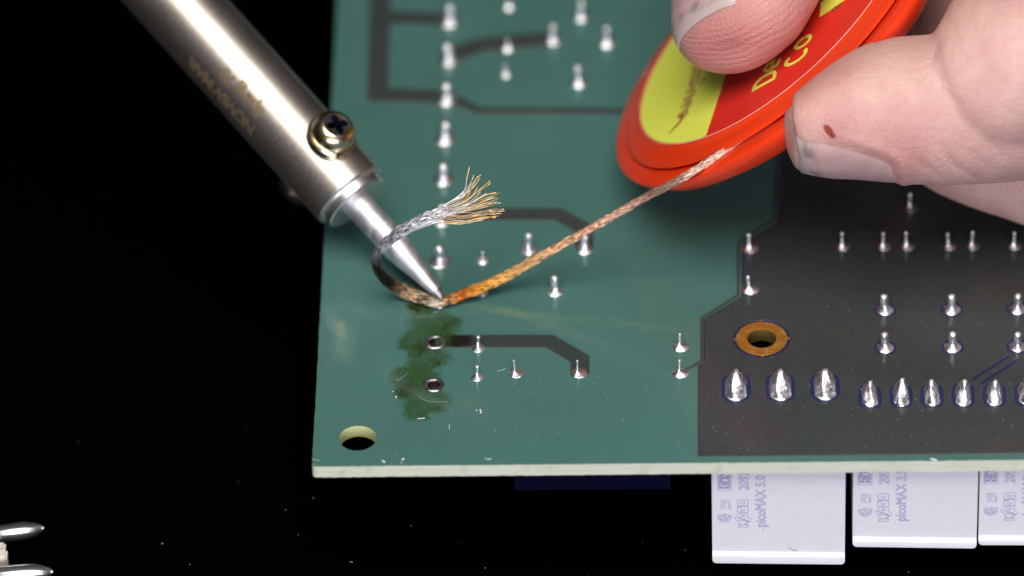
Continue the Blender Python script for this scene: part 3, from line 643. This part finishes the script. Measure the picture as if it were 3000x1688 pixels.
def tinted(name, vs, fs, cols, parent, origin):
    me = mesh(name, [p - origin for p in vs], fs, BRAID); a = me.color_attributes.new('tint', 'FLOAT_COLOR', 'POINT')
    a.data.foreach_set('color', np.hstack([np.asarray(cols, float), np.ones((len(cols), 1))]).ravel()); return link(name, me, parent)
bo = TIPC
braid = thing('desoldering_braid', bo, 'flat copper desoldering braid looping off its spool and round the hot tip, end frayed', 'desoldering braid')
NC, WPC, LAY = 7, 2, 12.5
VW = V3(0.0, 0, 1)
frames = []
Wd = None
for i in range(len(PATH)):
    ref = TWD if SL[i] < STIP - 12 else (V3(0, 0, 1) if abs(SL[i] - STIP) < 4 else TWD)
    frames.append(ref)
frames = np.array(frames); kern = np.ones(41) / 41; frames = np.stack([np.convolve(np.pad(frames[:, c], 20, 'edge'), kern, 'valid') for c in range(3)], 1)
Nn = frames - T * (frames * T).sum(1)[:, None]; Nn /= np.linalg.norm(Nn, axis=1)[:, None]; Bn = np.cross(T, Nn)
prof_s = np.array([-60, -20, -8, -3, 0, 3, 6, 9, 12, 16, 22, 40.]); half_w = np.array([.37, .37, .46, .60, .68, .68, .66, .50, .40, .48, .70, .8]); half_t = np.array([.28, .28, .30, .32, .28, .32, .36, .34, .30, .30, .28, .24])
HW = np.interp(SL - STIP, prof_s, half_w); HT = np.interp(SL - STIP, prof_s, half_t); _k = np.interp(SL, [0, 4.0, 7.5], [0.32, 0.42, 1.0]); HW = HW * _k; HT = HT * _k
for dirn in (1, -1):
    for c in range(NC):
        vs, fs, cols = [], [], []
        for wkr in range(WPC):
            ph0 = 2 * math.pi * (c + 0.5 * (dirn < 0)) / NC + (wkr - (WPC - 1) / 2) * 0.27; j1, j2 = rng.uniform(0, 6.28, 2); pts = []
            for i in range(len(PATH)):
                s = SL[i]; a = ph0 + dirn * 2 * math.pi * s / LAY + 0.10 * math.sin(s * 0.7 + j1)
                ov = 1 + 0.13 * math.cos(NC * 2 * math.pi * s / LAY + math.pi * c + (0 if dirn > 0 else math.pi)) + 0.05 * math.sin(s * 1.9 + j2)
                pts.append(PATH[i] + Bn[i] * math.cos(a) * HW[i] * ov + Nn[i] * math.sin(a) * HT[i] * ov)
            v, f = tube(pts, 0.080, 5); b = len(vs); vs += v; fs += [tuple(q + b for q in g) for g in f]
            tone = rng.uniform(0.55, 1.15)
            kn = rng.uniform(0.25, 1.2, 90)
            for i in range(len(PATH)):
                mott = np.interp(SL[i], np.linspace(0, LEN, 90), kn) if SL[i] > STIP - 1 else 0.8 + 0.2 * np.interp(SL[i], np.linspace(0, LEN, 90), kn)
                cols += [np.clip(braid_col(SL[i]) * tone * mott, 0, 1)] * 5
        o = tinted('strand', vs, fs, cols, braid, bo)
# core in a much darker tint, closes the gaps between the strands
core = []
for i in range(0, len(PATH), 2):
    core.append((PATH[i], Bn[i] * HW[i] * 0.84, Nn[i] * HT[i] * 0.78, SL[i]))
vs, fs, cols = [], [], []; n = 12
for (p, a, b, s) in core:
    for k in range(n): th = 2 * math.pi * k / n; vs.append(p + a * math.cos(th) + b * math.sin(th)); cols.append(braid_col(s) * 0.2)
for i in range(len(core) - 1):
    for k in range(n): a, b = i * n + k, i * n + (k + 1) % n; fs.append((a, b, b + n, a + n))
tinted('core', vs, fs, cols, braid, bo)
# frayed end: every wire on its own
ends = [(1380, 485), (1384, 524), (1388, 513), (1404, 512), (1403, 520), (1412, 519), (1434, 532), (1437, 541), (1430, 548), (1463, 562), (1458, 568), (1462, 575), (1450, 572), (1465, 577), (1460, 585), (1466, 588), (1455, 592), (1478, 612), (1479, 617), (1472, 620), (1468, 624), (1460, 630), (1463, 632), (1452, 638), (1448, 636), (1440, 634), (1455, 627), (1470, 614), (1430, 640), (1420, 641), (1442, 618), (1436, 600), (1444, 596), (1428, 588), (1440, 580), (1425, 570), (1418, 560), (1410, 552), (1398, 545), (1392, 540)]
ei = len(PATH) - 1
for k, (ex, ey) in enumerate(ends):
    f0 = (k + 0.5) / len(ends); lat = (0.5 - f0) * 2 + rng.normal(0, 0.15); back = int(rng.integers(20, 70)); i0 = ei - back; i1 = ei - back // 3
    p0 = PATH[i0] + Bn[i0] * 0; w = UPV * lat * 0.62
    p0 = PATH[i0] + w * 0.85 + TWD * rng.uniform(0.0, 0.45); p1 = PATH[i1] + w * 1.1 + TWD * rng.uniform(-0.1, 0.4)
    te = 2.5 + rng.uniform(-3.0, 3.0); e = at(ex + rng.normal(0, 2), ey + rng.normal(0, 2), te)
    up = max(0, (600 - ey) / 115)
    mid = p1 * 0.5 + e * 0.5 + (RGT * 1.0 - UPV * 0.9) * up * 0.9 + rng.normal(0, 0.12, 3) - UPV * (0.25 if ey > 600 else 0)
    mid2 = p1 * 0.2 + e * 0.8 + (RGT * 0.6 - UPV * 0.5) * up * 0.8 + rng.normal(0, 0.12, 3)
    path = spline([p0, p1, mid, mid2, e], 34)
    path += np.cumsum(rng.normal(0, 0.012, path.shape), 0)
    v, f = tube(path, 0.054, 5); gold = np.array([0.88, 0.56, 0.22]) if rng.random() < 0.72 else np.array([0.66, 0.58, 0.52]); silver = np.array([0.92, 0.91, 0.94]); cols = []
    g0 = rng.uniform(0.5, 0.8) if ey < 600 else rng.uniform(0.15, 0.5)
    for i in range(34): u = i / 33; m = min(1, max(0, (u - g0) / 0.2)); cols += [silver * (1 - m) + gold * m] * 5
    tinted('wire', v, f, cols, braid, bo)
# bead of molten solder where the tip presses the braid
q = board(1272, 893, 0.4); v, f = lathe([(0.02, -0.35), (0.35, -0.3), (0.55, 0.0), (0.42, 0.25), (0.15, 0.36)], 20, q, V3(0, 0, 1), wob=lump(8, 0.06)); part('solder_bead', [V3(q[0] + (p[0] - q[0]) * 1.5, p[1], p[2]) for p in v], f, SOLDER, braid)

# ------------------------------------------------------------------ hand
class Chain:
    def __init__(s, rows, dorsal, n=40, steps=60):
        """rows: (centre, half width, half thickness[, dorsal])"""
        C = np.array([np.r_[r[0], r[1], r[2]] for r in rows]); D = np.array([r[3] if len(r) > 3 else dorsal for r in rows], float)
        u = np.linspace(0, 1, len(rows)); L = np.r_[0, np.cumsum(np.linalg.norm(np.diff(C[:, :3], axis=0), axis=1))]
        A = np.hstack([C, D]); Q = np.vstack([2 * A[0] - A[1], A, 2 * A[-1] - A[-2]]); out = []; ls = []
        for x in np.linspace(0, len(rows) - 1 - 1e-9, steps):
            i = int(x); t = x - i; a, b, c, e = Q[i:i + 4]; out.append(0.5 * (2 * b + (c - a) * t + (2 * a - 5 * b + 4 * c - e) * t * t + (3 * b - a - 3 * c + e) * t ** 3)); ls.append(np.interp(x, np.arange(len(rows)), L))
        out = np.array(out); s.L = np.array(ls); s.c = out[:, :3]; s.w = np.maximum(out[:, 3], 0.15); s.h = np.maximum(out[:, 4], 0.15)
        T = np.gradient(s.c, axis=0); T /= np.linalg.norm(T, axis=1)[:, None]; s.T = T
        D = out[:, 5:]; D = D - T * (D * T).sum(1)[:, None]; s.D = D / np.linalg.norm(D, axis=1)[:, None]; s.W = np.cross(s.T, s.D); s.n = n
    def mesh(s):
        vs, fs = [], []; n = s.n; m = len(s.c)
        for i in range(m):
            for k in range(n):
                a = 2 * math.pi * k / n; vs.append(s.c[i] + s.W[i] * math.sin(a) * s.w[i] + s.D[i] * math.cos(a) * s.h[i])
        for i in range(m - 1):
            for k in range(n): a, b = i * n + k, i * n + (k + 1) % n; fs.append((a, a + n, b + n, b))
        fs += [tuple(range(n)), tuple(reversed(range((m - 1) * n, m * n)))]
        return vs, fs
    def at(s, l, a, off=0.0):
        f = lambda arr: np.array([np.interp(l, s.L, arr[:, k]) for k in range(3)])
        w, h = np.interp(l, s.L, s.w), np.interp(l, s.L, s.h)
        return f(s.c) + f(s.W) * math.sin(a) * (w + off) + f(s.D) * math.cos(a) * (h + off)
    def nail(s, l0, l1, amax, a0=0.0, skew=0.0, off=0.16, nu=26, nv=30):
        vs, fs, uv = [], [], []
        for i in range(nu):
            u = i / (nu - 1)
            for j in range(nv):
                q = 2 * j / (nv - 1) - 1; end = 0.9 * (1 - math.sqrt(max(0, 1 - (q * 0.95) ** 2)))        # rounded free edge
                l = l0 + end * 1.6 + (l1 - end * 2.2 - l0 - end * 1.6) * u
                edge = max(abs(q) ** 6, (u ** 10) * 1.0); vs.append(s.at(l, q * amax + a0 + skew * u, off * (1 - edge) - 0.32 * edge + (0.10 * (1 - u) ** 6))); uv.append((u, q))
        for i in range(nu - 1):
            for j in range(nv - 1): a = i * nv + j; fs.append((a, a + 1, a + nv + 1, a + nv))
        n0 = len(vs); vs += [np.array(v) - s.D[min(len(s.D) - 1, int(np.searchsorted(s.L, l0)))] * 0.35 for v in vs]; uv += uv
        fs += [tuple(q + n0 for q in reversed(g)) for g in fs[:]]
        for j in range(nv - 1): fs.append((j + 1, j, j + n0, j + 1 + n0))
        return vs, fs, uv
    def fold(s, l0, l1, amax, a0=0.0, skew=0.0, r=0.55, off=-0.18):
        pts = [s.at(l0 + 1.6 + (l1 - l0 - 1.6) * u, amax * 1.03 + a0 + skew * u, off) for u in np.linspace(0, 1, 16)] + [s.at(l1 + 0.5 + 0.5 * (1 - abs(q)), amax * q * 1.0 + a0 + skew, off - 0.05) for q in np.linspace(1, -1, 14)[1:-1]] + [s.at(l0 + 1.6 + (l1 - l0 - 1.6) * u, -amax * 1.03 + a0 + skew * u, off) for u in np.linspace(1, 0, 16)]
        rad = r * np.minimum(1, 0.35 + 0.65 * np.minimum(np.arange(len(pts)), np.arange(len(pts))[::-1]) / 8)
        return tube(pts, rad, 8)

# forefinger: comes in from the right, its pad up against the rim, nail turned down
DI = vec(-0.12, -0.93, 0.36)
TI = 7.5
rowsI = [(at(2297, 400, TI - 0.5), 0.8, 0.6), (at(2303, 399, TI - 0.5), 2.6, 2.0), (at(2320, 397, TI - 0.5), 4.3, 3.1), (at(2350, 396, TI - 0.4), 5.6, 4.0), (at(2400, 384, TI), 6.9, 5.1), (at(2500, 352, TI), 7.8, 6.8), (at(2600, 328, TI), 8.3, 8.1), (at(2700, 322, TI), 8.5, 8.4), (at(2780, 322, TI), 8.4, 8.5), (at(2900, 318, TI - 1), 8.8, 8.4), (at(3060, 300, TI - 3), 9.0, 8.6)]
index = Chain(rowsI, DI)
bulge = Chain([(at(2725, 300, TI + 1.0), 1.0, 1.0), (at(2750, 292, TI + 0.8), 5.0, 4.5), (at(2810, 270, TI + 1.3), 7.6, 7.2), (at(2890, 235, TI + 1.8), 9.4, 9.2), (at(3000, 170, TI + 1.2), 10.8, 10.2), (at(3160, 90, TI - 1), 11.5, 11), (at(3330, 0, TI - 6), 12.5, 11.5), (at(3520, -110, TI - 12), 13, 12)], DI)
DM = vec(-0.2, -0.9, 0.3)
middle = Chain([(at(2660, 330, -13), 1.5, 1.5), (at(2690, 340, -13), 5.5, 5), (at(2740, 352, -12), 7.3, 7.0), (at(2800, 372, -11), 7.8, 7.8), (at(2890, 404, -10), 8.1, 8.1), (at(3000, 436, -9), 8.3, 8.3), (at(3120, 462, -9), 8.6, 8.5), (at(3300, 420, -11), 9.2, 9), (at(3520, 200, -16), 10, 10)], DM)
ringf = Chain([(at(3120, 640, -20), 1.5, 1.5), (at(3135, 640, -20), 5, 5), (at(3190, 640, -19), 7, 6.6), (at(3300, 640, -18), 7.6, 7.4), (at(3420, 600, -18), 8, 8), (at(3560, 420, -20), 9, 9), (at(3640, 220, -22), 10, 10)], DM)
small = Chain([(at(3260, 800, -26), 1.5, 1.5), (at(3275, 800, -26), 4.4, 4.4), (at(3330, 800, -26), 6, 5.8), (at(3430, 780, -26), 6.6, 6.4), (at(3560, 700, -26), 7, 7), (at(3680, 520, -27), 8, 8), (at(3760, 300, -28), 9, 9)], DM)
# thumb: presses the label flat, seen from its end
PSI = math.radians(42)
B0v = unit(-PM); Bv = unit(B0v * math.cos(PSI) + MJ * math.sin(PSI)); Ev = np.cross(NS, Bv)
TC = disc(2282, 148) + NS * 6.75
def tz(s, up=0.0, side=0.0): return TC + Bv * (s - 7) + NS * up + Ev * side
rowsT = [(tz(0, -1.5), 0.8, 0.6), (tz(0.35, -1.5), 3.2, 2.4), (tz(1.2, -1.3), 5.4, 3.9), (tz(2.6, -0.9), 7.2, 5.1), (tz(4.6, -0.4), 8.5, 6.1), (tz(7.5, 0.0), 9.2, 6.8), (tz(12, 0.5), 10.4, 7.2), (tz(18, 1.4), 11.0, 7.6), (tz(26, 3.5), 9.0, 7.6),
         (tz(34, 7) + MJ * 6, 9.3, 8.2), (tz(40, 9) + MJ * 22, 10.5, 9.5), (at(3060, -330, -34), 12, 11), (at(3400, -260, -30), 14, 13)]
thumb = Chain(rowsT, NS, steps=80)
web = Chain([(at(2760, -40, -30), 5, 5), (at(2800, -20, -29), 9, 9), (at(2900, 0, -27), 12, 12), (at(3080, -20, -25), 13.5, 13), (at(3300, -60, -23), 14, 13), (at(3520, -120, -22), 15, 14)], DI)
palm = Chain([(at(3300, -150, -26), 12, 12), (at(3420, -110, -24), 24, 15), (at(3600, 0, -22), 32, 17), (at(3900, 60, -26), 36, 18), (at(4300, 60, -32), 34, 18), (at(4700, 40, -38), 28, 17), (at(5100, 20, -44), 26, 18), (at(6300, 0, -60), 32, 26)], vec(0.1, -0.1, 1))
sgI = -1 if index.W[20] @ TWD > 0 else 1                      # the side away from us
sgT = -1 if thumb.W[20] @ RGT > 0 else 1                      # the side away from the spool's middle
NI = (1.7, 12.4, math.radians(60), sgI * 0.08, sgI * 0.56); NTm = (2.6, 14.0, math.radians(54), sgT * 0.30, 0.0)
vs, fs = merge([c.mesh() for c in (index, bulge, middle, ringf, small, thumb, web, palm)] + [index.fold(*NI), thumb.fold(*NTm)])
me = bpy.data.meshes.new('hand_raw'); me.from_pydata([tuple(v * S) for v in vs], [], fs)
tmp = bpy.data.objects.new('tmp', me); COL.objects.link(tmp)
rm = tmp.modifiers.new('r', 'REMESH'); rm.mode = 'VOXEL'; rm.voxel_size = 0.42 * S
sm = tmp.modifiers.new('s', 'SMOOTH'); sm.factor = 0.5; sm.iterations = 9
dg = bpy.context.evaluated_depsgraph_get(); hm = bpy.data.meshes.new_from_object(tmp.evaluated_get(dg)); bpy.data.objects.remove(tmp); hm.name = 'hand'
# creases, and a redness value for knuckles and finger ends
n = len(hm.vertices); co = np.empty(n * 3); hm.vertices.foreach_get('co', co); co = co.reshape(-1, 3) / S
no = np.empty(n * 3); hm.vertices.foreach_get('normal', no); no = no.reshape(-1, 3)
d = co - EYE; zc = d @ FWD; PX = 1500 + FPX * (d @ RGT) / zc; PY = 844 - FPX * (d @ UPV) / zc; face = (no @ TWD) > 0.05
def crease(pts, w, depth):
    global co
    P = np.asarray(pts, float); best = np.full(n, 1e9); tt = np.zeros(n)
    for i in range(len(P) - 1):
        a, b = P[i], P[i + 1]; ab = b - a; u = np.clip(((PX - a[0]) * ab[0] + (PY - a[1]) * ab[1]) / (ab @ ab), 0, 1); dd = np.hypot(PX - a[0] - ab[0] * u, PY - a[1] - ab[1] * u)
        m = dd < best; best[m] = dd[m]; tt[m] = (i + u[m]) / (len(P) - 1)
    k = np.exp(-(best / w) ** 2) * np.sin(np.clip(tt, 0, 1) * math.pi) ** 0.6 * face * depth; co -= no * k[:, None]
crease([(2735, 395), (2765, 445), (2800, 485), (2845, 515), (2890, 532)], 5, 0.38)
crease([(2670, 450), (2700, 478), (2735, 505), (2765, 530)], 7, 0.20)
crease([(2800, 380), (2830, 430), (2870, 470), (2920, 500)], 9, 0.12)
crease([(2840, 350), (2880, 400), (2930, 450), (2980, 485)], 9, 0.10)
crease([(2757, 98), (2742, 140), (2728, 180), (2722, 230)], 8, 0.16)
crease([(2560, 505), (2600, 520), (2660, 530)], 8, 0.12)
# fingerprint ridges on the thumb's pad and soft unevenness elsewhere
tipdist = np.linalg.norm(co - tz(2, -3), axis=1)
hm.vertices.foreach_set('co', (co * S).ravel()); hm.update()
hm.polygons.foreach_set('use_smooth', [True] * len(hm.polygons))
ks = int(np.argmin(np.hypot(PX - 2430, PY - 389) + (~face) * 1e4)); scab_c = co[ks] - at(2600, 328, TI); ln = RGT * 0.6 - UPV * 0.8; ln = unit(ln - no[ks] * (ln @ no[ks])); nw = np.cross(no[ks], ln); SCR = Matrix((ln, nw, no[ks])).transposed().to_euler(); scab = np.zeros(n)
red = np.clip(np.exp(-((PX - 2160) ** 2 / 300 ** 2 + (PY - 130) ** 2 / 200 ** 2)) * 1.0 + np.exp(-((PX - 2600) ** 2 + (PY - 480) ** 2) / 130 ** 2) * 0.6 + np.exp(-((PX - 2445) ** 2 + (PY - 385) ** 2) / 45 ** 2) * 0.5 + np.exp(-((PX - 2310) ** 2 + (PY - 420) ** 2) / 60 ** 2) * 0.4, 0, 1)
at_ = hm.color_attributes.new('skin', 'FLOAT_COLOR', 'POINT'); at_.data.foreach_set('color', np.stack([red, scab, np.exp(-(tipdist / 11) ** 4), np.ones(n)], 1).ravel())
sk = NT('skin'); at3 = sk.n('ShaderNodeSeparateColor'); sk.l(sk.attr('skin'), at3.inputs[0]); vmm = sk.mm()
base = sk.mix(sk.rng(sk.noise(0.16, 4, vmm), 0.3, 0.7), (0.62, 0.395, 0.350), (0.54, 0.315, 0.285))
base = sk.mix(sk.math('MULTIPLY', sk.rng(sk.noise(0.9, 5, vmm, 0.7), 0.4, 0.75), 0.4), base, (0.50, 0.24, 0.21))
base = sk.mix(sk.math('MULTIPLY', at3.outputs[0], 0.85), base, (0.46, 0.16, 0.145))
ms = sk.n('ShaderNodeMapping', vector_type='TEXTURE'); sk.l(vmm, ms.inputs[0]); ms.inputs['Location'].default_value = tuple(scab_c); ms.inputs['Rotation'].default_value = tuple(SCR); ms.inputs['Scale'].default_value = (1.0, 0.42, 1.2)
wob = sk.n('ShaderNodeVectorMath', operation='MULTIPLY_ADD'); sk.l(sk.noise(1.6, 3, vmm, 0.5, True), wob.inputs[0]); wob.inputs[1].default_value = (0.7, 0.7, 0.7); wsub = sk.n('ShaderNodeVectorMath', operation='SUBTRACT'); sk.l(ms.outputs[0], wsub.inputs[0]); wsub.inputs[1].default_value = (0.35, 0.35, 0.35); sk.l(wsub.outputs[0], wob.inputs[2])
sl = sk.n('ShaderNodeVectorMath', operation='LENGTH'); sk.l(wob.outputs[0], sl.inputs[0])
base = sk.mix(sk.rng(sl.outputs['Value'], 1.05, 0.85), base, sk.mix(sk.noise(3, 3, vmm), (0.30, 0.035, 0.008), (0.16, 0.02, 0.006)))
wv = sk.n('ShaderNodeTexWave', wave_type='RINGS', rings_direction='SPHERICAL')
mp = sk.n('ShaderNodeMapping'); sk.l(sk.co.outputs['Object'], mp.inputs[0])
ridge_c = (tz(9, 12) - palm.c[0])
mp.inputs['Scale'].default_value = (1000, 1000, 1000); mp.inputs['Location'].default_value = tuple(-(tz(9, 7, -2) - at(2600, 328, TI)))
sk.l(mp.outputs[0], wv.inputs[0]); wv.inputs['Scale'].default_value = 0.62; wv.inputs['Distortion'].default_value = 3.0; wv.inputs['Detail'].default_value = 1.0; wv.inputs['Detail Scale'].default_value = 0.6
vor = sk.n('ShaderNodeTexVoronoi', feature='DISTANCE_TO_EDGE'); sk.l(vmm, vor.inputs['Vector']); vor.inputs['Scale'].default_value = 1.7
pores = sk.math('ADD', sk.math('MULTIPLY', sk.rng(vor.outputs['Distance'], 0.0, 0.25), 0.35), sk.math('MULTIPLY', sk.noise(4.0, 3, vmm), 0.25))
hgt = sk.math('ADD', pores, sk.math('MULTIPLY', sk.math('MULTIPLY', wv.outputs['Fac'], at3.outputs[2]), 0.5))
fl = sk.noise(1.0, 4, sk.mm((0.5, 1.6, 1.6), (0.3, 0.2, 0.5)), 0.7); hgt = sk.math('ADD', hgt, sk.math('MULTIPLY', fl, 0.9))
sk.bump(hgt, 0.6, 0.16)
base = sk.mix(sk.math('MULTIPLY', sk.math('MULTIPLY', sk.rng(wv.outputs['Fac'], 0.6, 0.2), at3.outputs[2]), 0.2), base, (0.56, 0.20, 0.20))
SKIN = sk.P(Base_Color=base, Roughness=sk.rng(sk.noise(0.6, 3, vmm), 0.3, 0.7, 0.42, 0.56), Specular_IOR_Level=0.4, Subsurface_Weight=0.35, Subsurface_Radius=(0.0034, 0.0012, 0.0007), Subsurface_Scale=0.7)
hand = thing('hand', at(2600, 328, TI), 'bare hand pinching the red spool between thumb and forefinger, grimy short nails', 'hand')
hm.transform(Matrix.Translation(-Vector(at(2600, 328, TI)) * S)); hm.materials.clear(); hm.materials.append(SKIN); link('skin', hm, hand)
nl = NT('nail'); s4 = nl.n('ShaderNodeSeparateColor'); nl.l(nl.attr('nail'), s4.inputs[0]); vmm = nl.mm()
nb = nl.mix(nl.rng(nl.noise(0.5, 3, vmm), 0.3, 0.7), (0.56, 0.36, 0.345), (0.50, 0.31, 0.31))
nb = nl.mix(nl.rng(s4.outputs[0], 0.15, 0.09), nb, (0.47, 0.37, 0.345))
dirt = nl.math('MULTIPLY', nl.math('MULTIPLY', nl.rng(s4.outputs[0], 0.06, 0.11), nl.rng(s4.outputs[0], 0.19, 0.13)), nl.rng(nl.noise(0.4, 3, vmm), 0.35, 0.6))
nb = nl.mix(nl.math('MULTIPLY', dirt, 0.65), nb, (0.09, 0.085, 0.10))
nl.bump(nl.noise(1.0, 3, vmm), 0.1, 0.1)
NAIL = nl.P(Base_Color=nb, Roughness=0.33, Subsurface_Weight=0.2, Subsurface_Radius=(0.001, 0.0005, 0.0004), Coat_Weight=0.15)
for ch, spec in ((index, NI), (thumb, NTm)):
    v, f, uv = ch.nail(*spec); o = part('nail', v, f, NAIL, hand)
    a = o.data.color_attributes.new('nail', 'FLOAT_COLOR', 'POINT'); a.data.foreach_set('color', np.array([(u, q * 0.5 + 0.5, 0, 1) for u, q in uv], float).ravel())

# ------------------------------------------------------------------ removed terminal block at the table's left
PRONG = simple('tinned_prong', (0.93, 0.92, 0.94), 0.32, 1.0, bump=0.12, bscale=0.8)
BEIGE = simple('beige_plastic', (0.62, 0.58, 0.50), 0.5, var=0.05)
def tbl(px, py, h): return board(px, py, ZT + h)
o0 = tbl(-60, 1620, 0); o0[2] = ZT
block = thing('terminal_block', o0, 'desoldered beige terminal block with two tinned pins lying on the black table', 'terminal block')
def bar_pin(p0, p1, w):
    ax = unit(p1 - p0); up = V3(0, 0, 1); sd = np.cross(up, ax); L = np.linalg.norm(p1 - p0); rows = [(0, 1, 1), (L - 3.4, 1.12, 1.12), (L - 2.2, 1.15, 1.1), (L - 1.2, 0.95, 0.85), (L - 0.35, 0.6, 0.5), (L, 0.22, 0.2)]; vs, fs = [], []; n = 16
    r = np.random.default_rng(int(p0[1] * 10) % 1000)
    for l, a, b in rows:
        for k in range(n):
            t = 2 * math.pi * k / n; c, s_ = math.cos(t), math.sin(t); q = (abs(c) ** 4 + abs(s_) ** 4) ** -0.25
            vs.append(p0 + ax * l + (sd * c * a + up * s_ * b) * q * w * (1 + r.normal(0, 0.015)))
    for i in range(len(rows) - 1):
        for k in range(n): a, b = i * n + k, i * n + (k + 1) % n; fs.append((a, b, b + n, a + n))
    fs += [tuple(range(n)), tuple(reversed(range((len(rows) - 1) * n, len(rows) * n)))]
    part('pin', vs, fs, PRONG, block)
bar_pin(tbl(-70, 1574, 1.5), tbl(127, 1547, 1.5), 0.78); bar_pin(tbl(-70, 1690, 1.5), tbl(155, 1675, 1.5), 0.80)
a, b = tbl(-330, 1560, 0), tbl(14, 1690, 0)
def bev_box(name, lo, hi, mat, parent):
    v, f = box(lo, hi); o = part(name, v, f, mat, parent, smooth=False); bm = bmesh.new(); bm.from_mesh(o.data); bmesh.ops.bevel(bm, geom=list(bm.edges), offset=0.25 * S, segments=2, affect='EDGES'); bm.to_mesh(o.data); bm.free(); return o
y_hi, y_lo = tbl(0, 1570, 1.5)[1], tbl(0, 1672, 1.5)[1]; x_hi = tbl(16, 1620, 1.5)[0]
bev_box('body', (x_hi - 16, y_lo - 4.5, ZT), (x_hi - 2.2, y_hi + 3.0, ZT + 6.5), BEIGE, block)
bev_box('rib', (x_hi - 2.4, y_lo + 1.1, ZT), (x_hi + 0.35, y_hi - 3.3, ZT + 2.6), BEIGE, block)
bev_box('rib', (x_hi - 2.4, y_hi - 2.4, ZT), (x_hi - 0.1, y_hi - 0.9, ZT + 1.5), BEIGE, block)

# ------------------------------------------------------------------ lint and solder crumbs
LINT = simple('lint', (0.72, 0.76, 0.76), 0.6)
pieces = []
def fibre(pts, r): pieces.append(tube(spline([board(x, y, 0.08) for x, y in pts], 10), r, 4))
fibre([(1223, 1227), (1245, 1225)], 0.05); fibre([(1457, 1088), (1472, 1084), (1482, 1078)], 0.02); fibre([(1177, 1346), (1184, 1344)], 0.09); fibre([(1120, 1350), (1128, 1354)], 0.10)
fibre([(1407, 1200), (1409, 1210)], 0.11); fibre([(1394, 1203), (1399, 1201)], 0.05); fibre([(1420, 1340), (1428, 1346), (1440, 1343)], 0.04); fibre([(2726, 1344), (2745, 1349)], 0.10)
fibre([(1222, 1160), (1245, 1173), (1290, 1178), (1312, 1176)], 0.008); fibre([(1160, 1115), (1178, 1106), (1196, 1092)], 0.009)
fibre([(2520, 1140), (2533, 1146), (2540, 1152)], 0.02); fibre([(2310, 1136), (2250, 1133)], 0.012)
fibre([(1148, 1148), (1153, 1147)], 0.04); fibre([(915, 1345), (935, 1350)], 0.02); fibre([(1316, 1243), (1317, 1258)], 0.04); fibre([(1175, 1360), (1178, 1350)], 0.03)
for _ in range(110):
    if rng.random() < 0.55: x, y = rng.uniform(1150, 2040), rng.uniform(1100, 1350)
    else: x, y = rng.uniform(2060, 2990), rng.uniform(1120, 1330)
    a = rng.uniform(0, 3.14); l = rng.uniform(0.4, 1.8); fibre([(x, y), (x + l * math.cos(a) + .3, y + l * math.sin(a) * 0.6)], rng.uniform(0.014, 0.032))
for _ in range(20):
    x, y = rng.uniform(100, 2950), rng.uniform(1450, 1686)
    if 2080 < x and y < 1656: continue
    p = board(x, y, ZT + 0.05); l = rng.uniform(0.05, 0.3); a = rng.uniform(0, 3.14); pieces.append(tube([p, p + V3(math.cos(a), math.sin(a), 0) * l * 0.5 + V3(0.01, 0, 0), p + V3(math.cos(a), math.sin(a), 0) * l], rng.uniform(0.012, 0.03), 4))
v, f = merge(pieces); o = part('dust', v, f, LINT, None); o['kind'] = 'stuff'; o['label'] = 'pale dust specks and lint fibres scattered over board and table'; o['category'] = 'dust'
# stray fibres on the white connector
def on_face(px, py): d = ray(px, py); return EYE + d * ((YF + 1.07 - EYE[1]) / d[1])
pieces = [tube(spline([on_face(x, y) for x, y in ((2311, 1603), (2322, 1612), (2335, 1612))], 8), 0.025, 4), tube(spline([on_face(x, y) for x, y in ((2235, 1548), (2236, 1556))], 6), 0.02, 4)]
v, f = merge(pieces); part('hair', v, f, simple('dark_hair', (0.08, 0.08, 0.12), 0.6), pcb)
for o in bpy.data.objects:
    if '_o' in o: del o['_o']
